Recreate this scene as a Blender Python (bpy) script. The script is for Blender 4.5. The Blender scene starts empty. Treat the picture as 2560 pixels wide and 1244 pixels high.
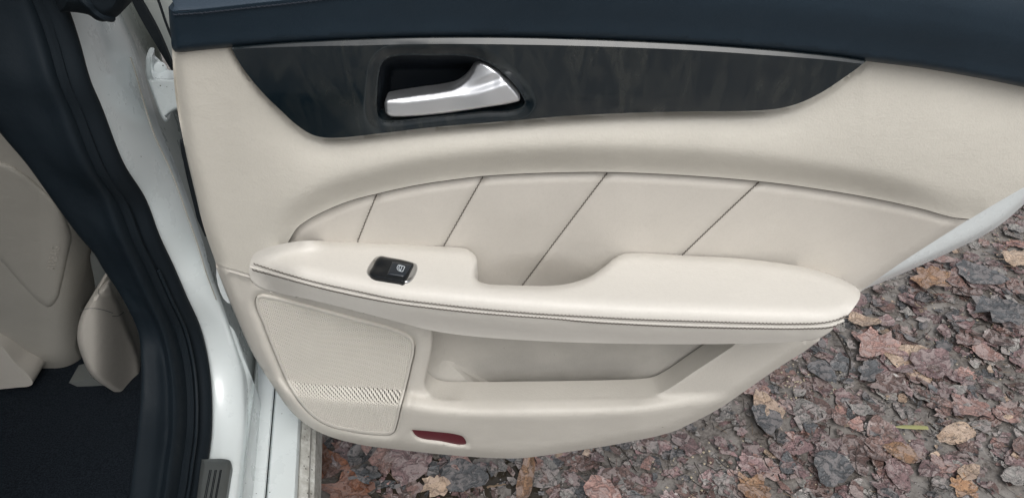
import bpy, math, random
import numpy as np
from mathutils import Vector, Matrix, noise
from mathutils.geometry import delaunay_2d_cdt

random.seed(7); RNG = np.random.default_rng(7)
SC = bpy.context.scene
COL = SC.collection

# ------------------------------------------------------------------ camera
PITCH = math.radians(40.0); FPX = 1934.0; CAMY = -0.728; CAMZ = 1.32
cam_d = bpy.data.cameras.new('camera'); cam = bpy.data.objects.new('camera', cam_d); COL.objects.link(cam)
cam.location = (0, CAMY, CAMZ); cam.rotation_euler = (math.pi/2 - PITCH, 0, 0)
cam_d.sensor_width = 36; cam_d.lens = 36*FPX/2560; cam_d.clip_start = 0.02; cam_d.clip_end = 200
SC.camera = cam
# ------------------------------------------------------------------ sky, sun, exposure
SUN_EL, SUN_AZ = 56, 165          # overcast: a broad soft sun behind the right shoulder
w_ = bpy.data.worlds.new('World'); SC.world = w_; w_.use_nodes = True
nt = w_.node_tree; bg = nt.nodes['Background']
sky = nt.nodes.new('ShaderNodeTexSky'); sky.sky_type = 'NISHITA'; sky.sun_disc = False
sky.sun_elevation = math.radians(SUN_EL); sky.sun_rotation = math.radians(SUN_AZ)
sky.air_density = 1.0; sky.dust_density = 6.0; sky.ozone_density = 1.0
hs = nt.nodes.new('ShaderNodeHueSaturation'); hs.inputs['Saturation'].default_value = 0.22
nt.links.new(sky.outputs[0], hs.inputs['Color']); nt.links.new(hs.outputs[0], bg.inputs['Color'])
bg.inputs['Strength'].default_value = 0.12
sd = bpy.data.lights.new('sun', 'SUN'); sun = bpy.data.objects.new('sun', sd); COL.objects.link(sun)
sd.energy = 1.1; sd.angle = math.radians(42); sd.color = (1.0, 0.98, 0.95)
a = math.radians(SUN_AZ); e = math.radians(SUN_EL)
sdir = Vector((math.sin(a)*math.cos(e), math.cos(a)*math.cos(e), math.sin(e)))
sun.rotation_euler = sdir.to_track_quat('Z', 'Y').to_euler(); sun.location = (1, -2, 4)
SC.view_settings.view_transform = 'Standard'; SC.view_settings.look = 'None'
SC.view_settings.exposure = 0.20; SC.view_settings.gamma = 1.0

# ------------------------------------------------------------------ geometry helpers
CP, SP = math.cos(PITCH), math.sin(PITCH)
def rays(px, py):
    px = np.asarray(px, float); py = np.asarray(py, float)
    c = (622.0 - py)/FPX
    return (px - 1280.0)/FPX, CP + c*SP, -SP + c*CP
def onY(px, py, w):                       # point of the sight line at distance w in front of the door plane y=0
    dx, dy, dz = rays(px, py); t = (-np.asarray(w, float) - CAMY)/dy
    return np.stack([dx*t, CAMY + dy*t, CAMZ + dz*t], -1)
def onZ(px, py, z):
    dx, dy, dz = rays(px, py); t = (np.asarray(z, float) - CAMZ)/dz
    return np.stack([dx*t, CAMY + dy*t, CAMZ + dz*t], -1)
NX, NY = math.cos(math.radians(9.6)), math.sin(math.radians(9.6))     # outboard direction of the car side
def onD(px, py, d):
    dx, dy, dz = rays(px, py); t = (np.asarray(d, float) - NY*CAMY)/(NX*dx + NY*dy)
    return np.stack([dx*t, CAMY + dy*t, CAMZ + dz*t], -1)
def topx(p):
    p = np.asarray(p, float); v = p - np.array([0, CAMY, CAMZ])
    f = v[..., 1]*CP - v[..., 2]*SP; u = v[..., 1]*SP + v[..., 2]*CP
    return 1280 + FPX*v[..., 0]/f, 622 - FPX*u/f
def sm(t):
    t = np.clip(t, 0, 1); return t*t*(3 - 2*t)
def spline(pts, closed=False, step=8.0):
    """Catmull-Rom through 2-D points; a third value of 1 makes a sharp corner."""
    P = [np.array(p[:2], float) for p in pts]; K = [len(p) > 2 and p[2] == 1 for p in pts]
    n = len(P); out = []
    segs = n if closed else n - 1
    for i in range(segs):
        p1, p2 = P[i], P[(i+1) % n]
        if closed or i > 0: p0 = P[(i-1) % n]
        else: p0 = 2*p1 - p2
        if closed or i + 2 < n: p3 = P[(i+2) % n]
        else: p3 = 2*p2 - p1
        if K[i]: p0 = 2*p1 - p2
        if K[(i+1) % n]: p3 = 2*p2 - p1
        L = np.linalg.norm(p2 - p1) + 1e-9
        l0 = np.linalg.norm(p1 - p0) + 1e-9; l3 = np.linalg.norm(p3 - p2) + 1e-9
        m1 = ((p1-p0)/l0*L + (p2-p1))/2; m2 = ((p2-p1) + (p3-p2)/l3*L)/2
        k = max(1, int(L/step))
        for j in range(k):
            t = j/k; t2, t3 = t*t, t*t*t
            out.append((2*t3-3*t2+1)*p1 + (t3-2*t2+t)*m1 + (-2*t3+3*t2)*p2 + (t3-t2)*m2)
    if not closed: out.append(P[-1])
    return np.array(out)
def dist(px, py, line, closed=False):
    px = np.asarray(px, float); sh = px.shape; q = np.stack([px.ravel(), np.asarray(py, float).ravel()], -1)
    A = np.asarray(line, float); B = np.roll(A, -1, 0)
    if not closed: A, B = A[:-1], B[:-1]
    r = np.full(len(q), 1e18)
    d = B - A; L = (d*d).sum(1) + 1e-12
    for s in range(0, len(q), 4000):
        c = q[s:s+4000, None, :] - A[None]
        t = np.clip((c*d[None]).sum(2)/L[None], 0, 1)
        e_ = c - t[..., None]*d[None]
        r[s:s+4000] = (e_*e_).sum(2).min(1)
    return np.sqrt(r).reshape(sh)
def inside(px, py, poly):
    px = np.asarray(px, float).ravel(); py = np.asarray(py, float).ravel(); res = np.zeros(len(px), bool)
    A = poly; B = np.roll(poly, -1, 0)
    for (x1, y1), (x2, y2) in zip(A, B):
        if y1 == y2: continue
        c = ((y1 > py) != (y2 > py)) & (px < (x2-x1)*(py-y1)/(y2-y1) + x1)
        res ^= c
    return res
def link_mesh(name, V, F, mat, parent=None, sharp=None, smooth=True, midx=None):
    me = bpy.data.meshes.new(name); me.from_pydata([tuple(map(float, v)) for v in V], [], F)
    for m in (mat if isinstance(mat, (list, tuple)) else [mat]): me.materials.append(m)
    if midx is not None: me.polygons.foreach_set('material_index', midx)
    if smooth: me.polygons.foreach_set('use_smooth', [True]*len(me.polygons))
    me.update()
    if sharp and smooth: me.set_sharp_from_angle(angle=math.radians(sharp))
    o = bpy.data.objects.new(name, me); COL.objects.link(o)
    if parent is not None: o.parent = parent; rel(o, parent)
    return o
def worldloc(o):
    v = Vector((0, 0, 0))
    while o is not None: v += o.location; o = o.parent
    return v
def rel(o, parent):                        # vertices were given in world space: shift the mesh into the parent's space
    v = worldloc(parent); o.data.transform(Matrix.Translation(-v))
def offset_loop(L, d):
    t = np.roll(L, -1, 0) - np.roll(L, 1, 0); t /= np.linalg.norm(t, axis=1)[:, None] + 1e-9; n = np.stack([t[:, 1], -t[:, 0]], -1); A = 0.5*np.sum(L[:, 0]*np.roll(L[:, 1], -1) - np.roll(L[:, 0], -1)*L[:, 1])
    return L + n*d*(1 if A > 0 else -1)
def near(P, Q):
    r = np.full(len(P), 1e9)
    if len(Q) == 0: return r
    for i in range(0, len(P), 2000): r[i:i+2000] = np.sqrt(((P[i:i+2000, None] - Q[None])**2).sum(2)).min(1)
    return r
def resample(C, n):
    C = np.asarray(C, float); s = np.concatenate([[0], np.cumsum(np.linalg.norm(np.diff(C, axis=0), axis=1))]); s /= s[-1]
    t = np.linspace(0, 1, n); return np.stack([np.interp(t, s, C[:, k]) for k in range(C.shape[1])], -1)
def patch(name, outline, pf, mat, parent=None, holes=(), step=10, rim=None, sharp=38, raw=False, extra=None):
    """A shaped sheet with an outline and holes given in the photo's grid; pf turns grid points into 3-D points;
    rim (vector or function) turns its border back so that the piece has a body."""
    loops = [outline if raw else spline(outline, True, step*0.8)] + [h if raw else spline(h, True, step*0.6) for h in holes]
    pts = []; edges = []
    for L in loops:
        b = len(pts); pts += [tuple(p) for p in L]; edges += [(b+i, b+(i+1) % len(L)) for i in range(len(L))]
    nb = len(pts); lo = loops[0].min(0); hi = loops[0].max(0)
    gy, gx = np.mgrid[lo[1]:hi[1]:step*0.87, lo[0]:hi[0]:step]
    gx = gx + (np.arange(gx.shape[0]) % 2)[:, None]*step*0.5
    gx = gx.ravel(); gy = gy.ravel()
    ok = inside(gx, gy, loops[0])
    for h in loops[1:]: ok &= ~inside(gx, gy, h)
    gx, gy = gx[ok], gy[ok]
    ring = []
    for k, L in enumerate(loops):
        for rd in (0.45, 1.05):
            for sg in (1, -1):
                Q = offset_loop(resample(np.vstack([L, L[:1]]), max(8, int(len(L)*(1.0 if rd < 0.5 else 0.8))))[:-1], sg*rd*step)
                q_ok = inside(Q[:, 0], Q[:, 1], loops[0])
                for h in loops[1:]: q_ok &= ~inside(Q[:, 0], Q[:, 1], h)
                Q = Q[q_ok]
                if len(Q):
                    dq = np.min([dist(Q[:, 0], Q[:, 1], L2, True) for L2 in loops], 0); Q = Q[dq > rd*step*0.93]
                if len(Q): ring.append(Q)
    ring = [np.concatenate(ring)] if ring else []
    if extra is not None:
        ex = np.asarray(extra, float); k = inside(ex[:, 0], ex[:, 1], loops[0])
        for h in loops[1:]: k &= ~inside(ex[:, 0], ex[:, 1], h)
        ex = ex[k]; de = np.min([dist(ex[:, 0], ex[:, 1], L2, True) for L2 in loops], 0); ex = ex[de > step*0.3]
        if ring: ring = [r_[near(r_, ex) > step*0.45] for r_ in ring]
        ring.append(ex)
    dd = np.full(len(gx), 1e9)
    for L in loops: dd = np.minimum(dd, dist(gx, gy, L, True))
    ok = dd > step*1.5; gx, gy = gx[ok], gy[ok]
    if ring:
        Rg = np.concatenate(ring); ok = near(np.stack([gx, gy], -1), Rg) > step*0.55; gx, gy = gx[ok], gy[ok]; pts += [tuple(p) for p in Rg]
    pts += list(zip(gx, gy))
    r = delaunay_2d_cdt([Vector(p) for p in pts], edges, [], 0, 1e-4)
    v2 = np.array([tuple(v) for v in r[0]]); T = np.array(r[2])
    c = v2[T].mean(1)
    ok = inside(c[:, 0], c[:, 1], loops[0])
    for h in loops[1:]: ok &= ~inside(c[:, 0], c[:, 1], h)
    T = T[ok]
    a_ = v2[T]; area = (a_[:, 1, 0]-a_[:, 0, 0])*(a_[:, 2, 1]-a_[:, 0, 1]) - (a_[:, 1, 1]-a_[:, 0, 1])*(a_[:, 2, 0]-a_[:, 0, 0])
    T[area > 0] = T[area > 0][:, ::-1]      # counter-clockwise as the camera sees it
    V = list(pf(v2[:, 0], v2[:, 1])); F = [tuple(int(i) for i in t) for t in T]
    if rim is not None:
        cnt = {}
        for t in F:
            for i in range(3):
                e1 = (t[i], t[(i+1) % 3]); k = (min(e1), max(e1))
                cnt[k] = None if k in cnt else e1
        m = {}
        def off(i):
            if i not in m:
                d = rim(v2[i, 0], v2[i, 1]) if callable(rim) else rim
                m[i] = len(V); V.append(np.asarray(V[i]) + np.asarray(d, float))
            return m[i]
        for k, e1 in cnt.items():
            if e1 is None: continue
            i, j = e1; F.append((j, i, off(i), off(j)))
    used = sorted({i for f in F for i in f}); mp = {o_: n_ for n_, o_ in enumerate(used)}
    return link_mesh(name, [V[i] for i in used], [tuple(mp[i] for i in f) for f in F], mat, parent, sharp)
class MB:
    def __init__(s): s.v = []; s.f = []; s.m = []
    def add(s, V, F, m=0):
        b = len(s.v); s.v += [tuple(map(float, p)) for p in V]; s.f += [tuple(b+i for i in f) for f in F]; s.m += [m]*len(F)
    def tube(s, pts, r, n=6, m=0, cap=True, up=(0, 0, 1)):
        P = [Vector([float(c_) for c_ in p]) for p in pts]; R = r if hasattr(r, '__len__') else [r]*len(P)
        V = []; F = []; u = None
        for i, p in enumerate(P):
            t = (P[min(i+1, len(P)-1)] - P[max(i-1, 0)]).normalized()
            if u is None:
                u = Vector(up).cross(t)
                if u.length < 0.2: u = Vector((1, 0, 0)).cross(t)
            u = u - t*u.dot(t); u.normalize(); w = t.cross(u)
            for k in range(n):
                an = 2*math.pi*k/n; V.append(p + float(R[i])*(math.cos(an)*u + math.sin(an)*w))
        for i in range(len(P)-1):
            for k in range(n):
                F.append((i*n+k, i*n+(k+1) % n, (i+1)*n+(k+1) % n, (i+1)*n+k))
        if cap: F.append(tuple(range(n))[::-1]); F.append(tuple((len(P)-1)*n+k for k in range(n)))
        s.add(V, F, m)
    def build(s, name, mat, parent=None, sharp=40): return link_mesh(name, s.v, s.f, mat, parent, sharp, True, s.m if isinstance(mat, (list, tuple)) else None)
def resample(C, n):
    C = np.asarray(C, float); s = np.concatenate([[0], np.cumsum(np.linalg.norm(np.diff(C, axis=0), axis=1))]); s /= s[-1]
    t = np.linspace(0, 1, n); return np.stack([np.interp(t, s, C[:, k]) for k in range(C.shape[1])], -1)
def ribbon(name, rows, mat, parent, n=80, sub=4, sharp=45, flip=False, smooth_across=True):
    """Sheet through several long curves (3-D), rounded across when smooth_across."""
    R = [resample(r, n) for r in rows]; G = []
    for i in range(len(R)-1):
        p1, p2 = R[i], R[i+1]; p0 = R[i-1] if i else 2*p1 - p2; p3 = R[i+2] if i+2 < len(R) else 2*p2 - p1
        for k in range(sub):
            t = k/sub
            G.append(0.5*((2*p1) + (p2-p0)*t + (2*p0-5*p1+4*p2-p3)*t*t + (3*p1-p0-3*p2+p3)*t**3) if smooth_across else p1*(1-t)+p2*t)
    G.append(R[-1]); V = np.concatenate(G); F = []
    for i in range(len(G)-1):
        for j in range(n-1):
            q = (i*n+j, i*n+j+1, (i+1)*n+j+1, (i+1)*n+j); F.append(q[::-1] if flip else q)
    return link_mesh(name, V, F, mat, parent, sharp)
def curve3(pts, mode, step=8):
    """(px, py, depth) control points -> 3-D curve; depth read as outboard distance 'd', forward distance 'y' or height 'z'."""
    P = np.array(pts, float); C = spline([tuple(p[:2]) for p in pts], False, step)
    s = np.concatenate([[0], np.cumsum(np.linalg.norm(np.diff(P[:, :2], axis=0), axis=1))]); s2 = np.concatenate([[0], np.cumsum(np.linalg.norm(np.diff(C, axis=0), axis=1))])
    v = np.interp(s2/s2[-1], s/s[-1], P[:, 2])
    return onD(C[:, 0], C[:, 1], v) if mode == 'd' else onY(C[:, 0], C[:, 1], -v) if mode == 'y' else onZ(C[:, 0], C[:, 1], v)
def tag(o, label=None, cat=None, group=None, kind=None):
    for k, v in (('label', label), ('category', cat), ('group', group), ('kind', kind)):
        if v: o[k] = v
    return o
def thing(name, label, cat, loc, group=None):
    o = bpy.data.objects.new(name, None); COL.objects.link(o); o.location = loc; o.empty_display_size = 0.05
    return tag(o, label, cat, group)

# ------------------------------------------------------------------ materials
class M:
    def __init__(s, name, col=(0.5, 0.5, 0.5), rough=0.5, metal=0.0, spec=0.5, coat=0.0, coat_r=0.1):
        s.m = bpy.data.materials.new(name); s.m.use_nodes = True; s.t = s.m.node_tree; s.b = s.t.nodes['Principled BSDF']
        s.set('Base Color', (*col, 1)); s.set('Roughness', rough); s.set('Metallic', metal); s.set('Specular IOR Level', spec)
        s.set('Coat Weight', coat); s.set('Coat Roughness', coat_r); s.co = None
    def set(s, k, v):
        if hasattr(v, 'links') or hasattr(v, 'is_linked'): s.t.links.new(v, s.b.inputs[k])
        else: s.b.inputs[k].default_value = v
    def node(s, t, **kw):
        n = s.t.nodes.new(t)
        for k, v in kw.items(): setattr(n, k, v)
        return n
    def wire(s, a, b): s.t.links.new(a, b)
    def coords(s, scale=(1, 1, 1), kind='Object', rot=(0, 0, 0)):
        if s.co is None: s.co = s.node('ShaderNodeTexCoord')
        mp = s.node('ShaderNodeMapping'); mp.inputs['Scale'].default_value = scale; mp.inputs['Rotation'].default_value = rot
        s.wire(s.co.outputs[kind], mp.inputs[0]); return mp.outputs[0]
    def noise(s, scale, detail=3, rough=0.55, vec=None, dist=0.0):
        n = s.node('ShaderNodeTexNoise'); n.inputs['Scale'].default_value = scale; n.inputs['Detail'].default_value = detail
        n.inputs['Roughness'].default_value = rough; n.inputs['Distortion'].default_value = dist
        s.wire(vec if vec is not None else s.coords(), n.inputs['Vector']); return n.outputs[0]
    def voronoi(s, scale, vec=None, feature='F1'):
        n = s.node('ShaderNodeTexVoronoi', feature=feature); n.inputs['Scale'].default_value = scale
        s.wire(vec if vec is not None else s.coords(), n.inputs['Vector']); return n.outputs['Distance']
    def ramp(s, fac, stops):
        r = s.node('ShaderNodeValToRGB'); el = r.color_ramp.elements
        while len(el) < len(stops): el.new(0.5)
        for e_, (p, c) in zip(el, stops): e_.position = p; e_.color = (*c, 1) if hasattr(c, '__len__') else (c, c, c, 1)
        s.wire(fac, r.inputs[0]); return r.outputs[0]
    def mix(s, fac, a, b, mode='MIX'):
        n = s.node('ShaderNodeMix', data_type='RGBA', blend_type=mode)
        for sock, v in ((n.inputs[0], fac), (n.inputs[6], a), (n.inputs[7], b)):
            if hasattr(v, 'is_linked'): s.wire(v, sock)
            elif hasattr(v, '__len__'): sock.default_value = (*v, 1)
            else: sock.default_value = v
        return n.outputs[2]
    def bump(s, h, strength=0.2, d=0.001, normal=None):
        b = s.node('ShaderNodeBump'); b.inputs['Strength'].default_value = strength; b.inputs['Distance'].default_value = d
        s.wire(h, b.inputs['Height'])
        if normal is not None: s.wire(normal, b.inputs['Normal'])
        s.set('Normal', b.outputs[0]); return b.outputs[0]

def leather(name, col, rough=0.45, grain=0.35, var=0.06, scale=520, specks=0.0):
    m = M(name, col, rough, spec=0.4)
    n = m.noise(9, 4); c2 = tuple(max(0, c*(1-var)) for c in col); c1 = tuple(min(1, c*(1+var*0.5)) for c in col)
    fine = m.noise(260, 2)
    c = m.mix(m.ramp(n, [(0.3, 0.0), (0.7, 1.0)]), c2, c1)
    c = m.mix(m.ramp(fine, [(0.45, 0.0), (0.9, 0.10)]), c, tuple(x*0.55 for x in col))
    if specks: c = m.mix(m.ramp(m.voronoi(16), [(0.016*specks, 0.85), (0.026*specks, 0.0)]), c, (0.05, 0.045, 0.04))
    m.set('Base Color', c)
    v = m.voronoi(scale); n2 = m.noise(scale*1.6, 2)
    m.bump(m.mix(0.5, v, n2), grain, 0.0006, m.bump(m.noise(38, 4, 0.6), 0.22, 0.004))
    m.set('Roughness', m.ramp(m.noise(40, 3), [(0.3, rough-0.05), (0.7, rough+0.07)]))
    return m.m
BEIGE = (0.545, 0.522, 0.467)
m_leather = leather('beige_leather', BEIGE, 0.46, 0.55, 0.06, 420)
m_insert = leather('beige_soft_leather', (0.545, 0.516, 0.470), 0.44, 0.34, 0.07, 480)
m_arm = leather('beige_armrest_leather', (0.60, 0.578, 0.535), 0.42, 0.28, 0.03, 480)
m_plastic = leather('beige_grained_plastic', (0.515, 0.492, 0.447), 0.5, 0.40, 0.06, 500, 1.0)
m_felt = leather('beige_pocket_liner', (0.45, 0.43, 0.392), 0.85, 0.8, 0.16, 500, 0.8)
m_blue = leather('dark_blue_leather', (0.015, 0.027, 0.040), 0.55, 0.22, 0.12, 600)
m_blue_hi = leather('dark_blue_ledge_leather', (0.036, 0.052, 0.072), 0.5, 0.22, 0.12, 600)
m_thread = M('dark_thread', (0.095, 0.083, 0.070), 0.7).m
m_seamc = M('beige_seam', (0.26, 0.24, 0.21), 0.7).m
m_bthread = M('navy_thread', (0.012, 0.018, 0.028), 0.7).m
m_pipe = leather('beige_welt', (0.55, 0.53, 0.49), 0.42, 0.1, 0.03)
# smoked ash veneer under gloss lacquer
wd = M('smoked_ash_veneer', rough=0.25, spec=0.35, coat=0.5, coat_r=0.09)
wv = wd.coords((22, 22, 7), rot=(0, math.radians(18), 0))
n1 = wd.noise(2.0, 6, 0.62, wv, 1.6); n2 = wd.noise(6, 2, 0.5)
wood = wd.mix(wd.ramp(n1, [(0.42, 0.0), (0.66, 1.0)]), (0.002, 0.007, 0.011), (0.020, 0.024, 0.024))
wood = wd.mix(wd.ramp(n2, [(0.40, 0.0), (0.72, 0.75)]), wood, (0.004, 0.009, 0.013))
wd.set('Base Color', wood); wd.set('Coat Roughness', wd.ramp(wd.noise(7, 4), [(0.35, 0.06), (0.7, 0.20)])); m_wood = wd.m
m_recess = M('black_satin_plastic', (0.008, 0.011, 0.015), 0.42, spec=0.35).m
al = M('satin_aluminium', (0.78, 0.80, 0.83), 0.33, 1.0)
al.set('Roughness', al.ramp(al.noise(60, 3), [(0.3, 0.40), (0.7, 0.47)])); m_alu = al.m
m_chrome = M('chrome', (0.50, 0.51, 0.52), 0.16, 1.0).m
m_black = M('black_switch_plastic', (0.006, 0.008, 0.010), 0.32, spec=0.3).m
m_rocker = M('black_switch_key', (0.014, 0.019, 0.026), 0.28, spec=0.5).m
m_icon = M('pale_print', (0.55, 0.60, 0.64), 0.5).m
rf = M('dark_red_reflector', (0.085, 0.004, 0.012), 0.35, spec=0.2, coat=0.05)
rf.bump(rf.noise(300, 1), 0.15, 0.0005); m_red = rf.m
m_gback = M('grille_dark_backing', (0.055, 0.050, 0.043), 0.9).m
def paint(name, col, dirt=0.5, specks=True):
    m = M(name, col, 0.22, spec=0.5, coat=0.6, coat_r=0.08)
    g = m.noise(14, 5, 0.65); c = m.mix(m.ramp(g, [(0.50, 0.0), (0.95, dirt)]), col, (0.36, 0.36, 0.32))
    if specks:
        c = m.mix(m.ramp(m.voronoi(75), [(0.055, 1.0), (0.085, 0.0)]), c, m.mix(m.ramp(m.noise(11, 2), [(0.50, 0.0), (0.56, 1.0)]), c, (0.05, 0.05, 0.045)))
    m.set('Base Color', c); m.set('Coat Roughness', m.ramp(g, [(0.4, 0.06), (0.75, 0.35)])); m.set('Roughness', m.ramp(g, [(0.4, 0.25), (0.75, 0.5)]))
    return m.m
m_white = paint('white_paint', (0.63, 0.68, 0.685), 0.14)
m_white_shaded = paint('shaded_dirty_white_paint', (0.43, 0.46, 0.44), 0.6)  # dirt on top; recess shade is put into the darker base colour
m_clean = paint('clean_white_paint', (0.68, 0.725, 0.735), 0.12, False)
ss = M('stone_chipped_sill_edge', rough=0.7)
g1 = ss.noise(60, 5, 0.7); ss.set('Base Color', ss.mix(ss.ramp(ss.voronoi(110), [(0.10, 1.0), (0.20, 0.0)]), ss.mix(ss.ramp(g1, [(0.35, 0.0), (0.7, 1.0)]), (0.30, 0.29, 0.26), (0.62, 0.63, 0.60)), (0.06, 0.055, 0.05)))
ss.bump(g1, 0.5, 0.002); m_sillrough = ss.m
m_rubber = M('black_rubber', (0.009, 0.012, 0.015), 0.6, spec=0.25).m
sl = M('navy_velour_seal', (0.007, 0.011, 0.015), 0.75, spec=0.15); sl.bump(sl.noise(900, 2), 0.3, 0.0006); m_seal = sl.m
m_trim = leather('dark_navy_trim_plastic', (0.006, 0.011, 0.016), 0.62, 0.15, 0.1)
cp = M('dark_carpet', rough=1.0, spec=0.1)
cp.set('Base Color', cp.mix(cp.ramp(cp.noise(420, 3), [(0.35, 0.0), (0.7, 1.0)]), (0.006, 0.009, 0.013), (0.020, 0.026, 0.034)))
cp.set('Base Color', cp.mix(cp.ramp(cp.voronoi(22), [(0.03, 0.8), (0.05, 0.0)]), cp.b.inputs['Base Color'].links[0].from_socket, cp.mix(cp.ramp(cp.noise(9, 1), [(0.52, 0.0), (0.55, 1.0)]), (0.012, 0.016, 0.021), (0.16, 0.155, 0.14))))
cp.bump(cp.noise(600, 3), 0.8, 0.003); m_carpet = cp.m
for k_ in ('dark_navy_trim_plastic', 'dark_blue_leather', 'dark_blue_ledge_leather'): bpy.data.materials[k_].node_tree.nodes['Principled BSDF'].inputs['Specular IOR Level'].default_value = 0.22
m_scuff = M('grey_sill_plate', (0.115, 0.125, 0.125), 0.38, 0.6).m
m_seat = leather('beige_seat_leather', (0.40, 0.385, 0.345), 0.5, 0.2, 0.05)
m_seatp = leather('beige_seat_plastic', (0.49, 0.465, 0.42), 0.5, 0.12, 0.04)
m_greyp = M('grey_plastic', (0.13, 0.14, 0.135), 0.6).m
m_under = M('underbody_black', (0.01, 0.01, 0.01), 0.8).m

# ================================================================== THE DOOR
car = thing('car', 'white car with its rear door open, beige leather door lining facing the camera', 'car', (-0.45, 0.0, 0.0))
door = bpy.data.objects.new('door', None); COL.objects.link(door); door.parent = car; door.location = (0.45, 0, 0.30)
# --- lines of the lining, read on the door
INS_TOP = [(720,606),(729,590),(742,570),(767,551),(812,527),(877,501),(942,484),(1050,461),(1147,447),(1208,440),(1307,434),(1400,431),(1517,430),(1694,437),(1899,453),(2038,471),(2186,496),(2309,523),(2383,543),(2422,548)]
ins_top = spline(INS_TOP, False, 10)
EDGE = [(560,640),(635,600),(665,570),(720,522),(800,477),(900,441),(1000,414),(1200,386),(1300,377),(1500,373),(1700,379),(1900,394),(2100,421),(2300,456),(2500,498),(2720,540)]
edge = spline(EDGE, False, 10)
BELT_LOW = [(418,131),(432,131),(500,126),(580,119),(700,109),(860,100),(1000,95),(1150,93),(1300,94),(1450,98),(1600,104),(1750,112),(1900,123),(2000,132),(2100,143),(2165,153),(2300,170),(2450,196),(2560,218),(2720,250)]
belt_low = spline(BELT_LOW, False, 10)
WOOD_LOW = [(579,121),(590,143),(611,176),(656,231),(705,279),(740,311),(779,336),(811,344),(849,344),(946,334),(1074,319),(1203,308),(1300,300),(1405,291),(1511,285),(1616,281),(1722,279),(1898,276),(1954,270),(2003,256),(2056,230),(2109,195),(2144,170),(2165,153)]
wood_low = spline(WOOD_LOW, False, 10)
LEFT = [(432,128),(445,250),(462,370),(485,470),(510,570),(540,658)]
Y_I = lambda x, C: np.interp(x, C[:, 0], C[:, 1])
def wl_y(x): return np.where(x < 582, 130, np.where(x > 2160, Y_I(x, belt_low), Y_I(np.clip(x, 582, 2160), wood_low)))
left_line = spline(LEFT, False, 8)
def w_card(px, py):
    y0 = np.where(px < 780, np.minimum(wl_y(px), 340), wl_y(px)); y1 = Y_I(px, edge)
    v = np.clip((py - y0)/np.maximum(y1 - y0, 20), 0, 1)
    w = 0.016*np.sin(v*math.pi/2)
    w = np.where(px < 780, w*sm((px-560)/220) + 0.011*(1-sm((px-560)/220)), w)
    dI = dist(px, py, ins_top)
    w = w - 0.018*sm(1 - dI/78)**1.3*(0.25 + 0.75*sm((px-650)/170))*(1 - 0.75*sm((px-2150)/280))
    dw = dist(px, py, wood_low); ins_ = (py < wl_y(px)) & (px > 585) & (px < 2160); w = np.where(ins_, -0.004, w - 0.006*np.clip(1 - dw/22, 0, 1)**2)
    dl = dist(px, py, left_line); w = w - 0.012*np.clip(1 - dl/34, 0, 1)**2
    return w
CARD_HOLE = [(930,140),(935,290),(960,310),(1080,302),(1300,282),(1325,262),(1290,200),(1205,140),(1080,128),(960,130)]
card_out = [(428,100,1)] + [(440,250),(462,370),(485,470),(510,570),(540,658,1),(557,665),(591,675),(622,684,1),(627,651),(635,635),(658,622),(696,611),(720,606,1)] + [tuple(p) for p in INS_TOP[1:-1]] + [(2425,547,1),(2490,508),(2560,468),(2720,380,1),(2720,236,1),(2560,204),(2450,182),(2300,156),(2165,139),(1900,109),(1600,90),(1300,80),(1000,81),(700,95),(500,112)]
patch('door_card', card_out, lambda x, y: onY(x, y, w_card(x, y)), m_leather, door, holes=[CARD_HOLE], step=11, rim=(0, 0.03, 0), sharp=50)

# --- quilted leather panels over the armrest
SEAMS = [[(942,484),(917,544),(893,604)], [(1208,440),(1158,528),(1108,616)], [(1519,430),(1412,571),(1297,724)], [(1899,453),(1800,546),(1703,639)]]
seam_l = [spline(s, False, 10) for s in SEAMS]
def w_ins(px, py):
    d = dist(px, py, ins_top); w = -0.013 + 0.012*(1 - sm((px-690)/140)) + 0.016*sm((px-2150)/260) + 0.005*sm(d/24) - 0.006*sm((py-470)/200)
    w = w - 0.016*sm(1 - np.hypot((px-1340)/190, (py-735)/110))
    for s in seam_l: w = w - 0.0026*np.exp(-(dist(px, py, s)/9.0)**2)
    rd = dist(px, py, np.array([(2150,727),(2425,547)])); w = w - 0.008*np.clip(1 - rd/24, 0, 1)**2
    return w
def seg_top(xa, xb): return [tuple(p) for p in INS_TOP if xa < p[0] < xb]
BOT = [(700,640),(893,640),(1108,655),(1200,740),(1297,760),(1400,760),(1560,720),(1703,670),(1850,690),(2000,720),(2110,760)]
def seg_bot(xa, xb): return [p for p in BOT if xa < p[0] < xb][::-1]
edges_px = [None] + SEAMS + [None]
def seam_bot(i): (x1, y1), (x2, y2) = SEAMS[i][0], SEAMS[i][-1]; t = 1.18; return (x1 + (x2-x1)*t, y1 + (y2-y1)*t, 1)
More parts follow.
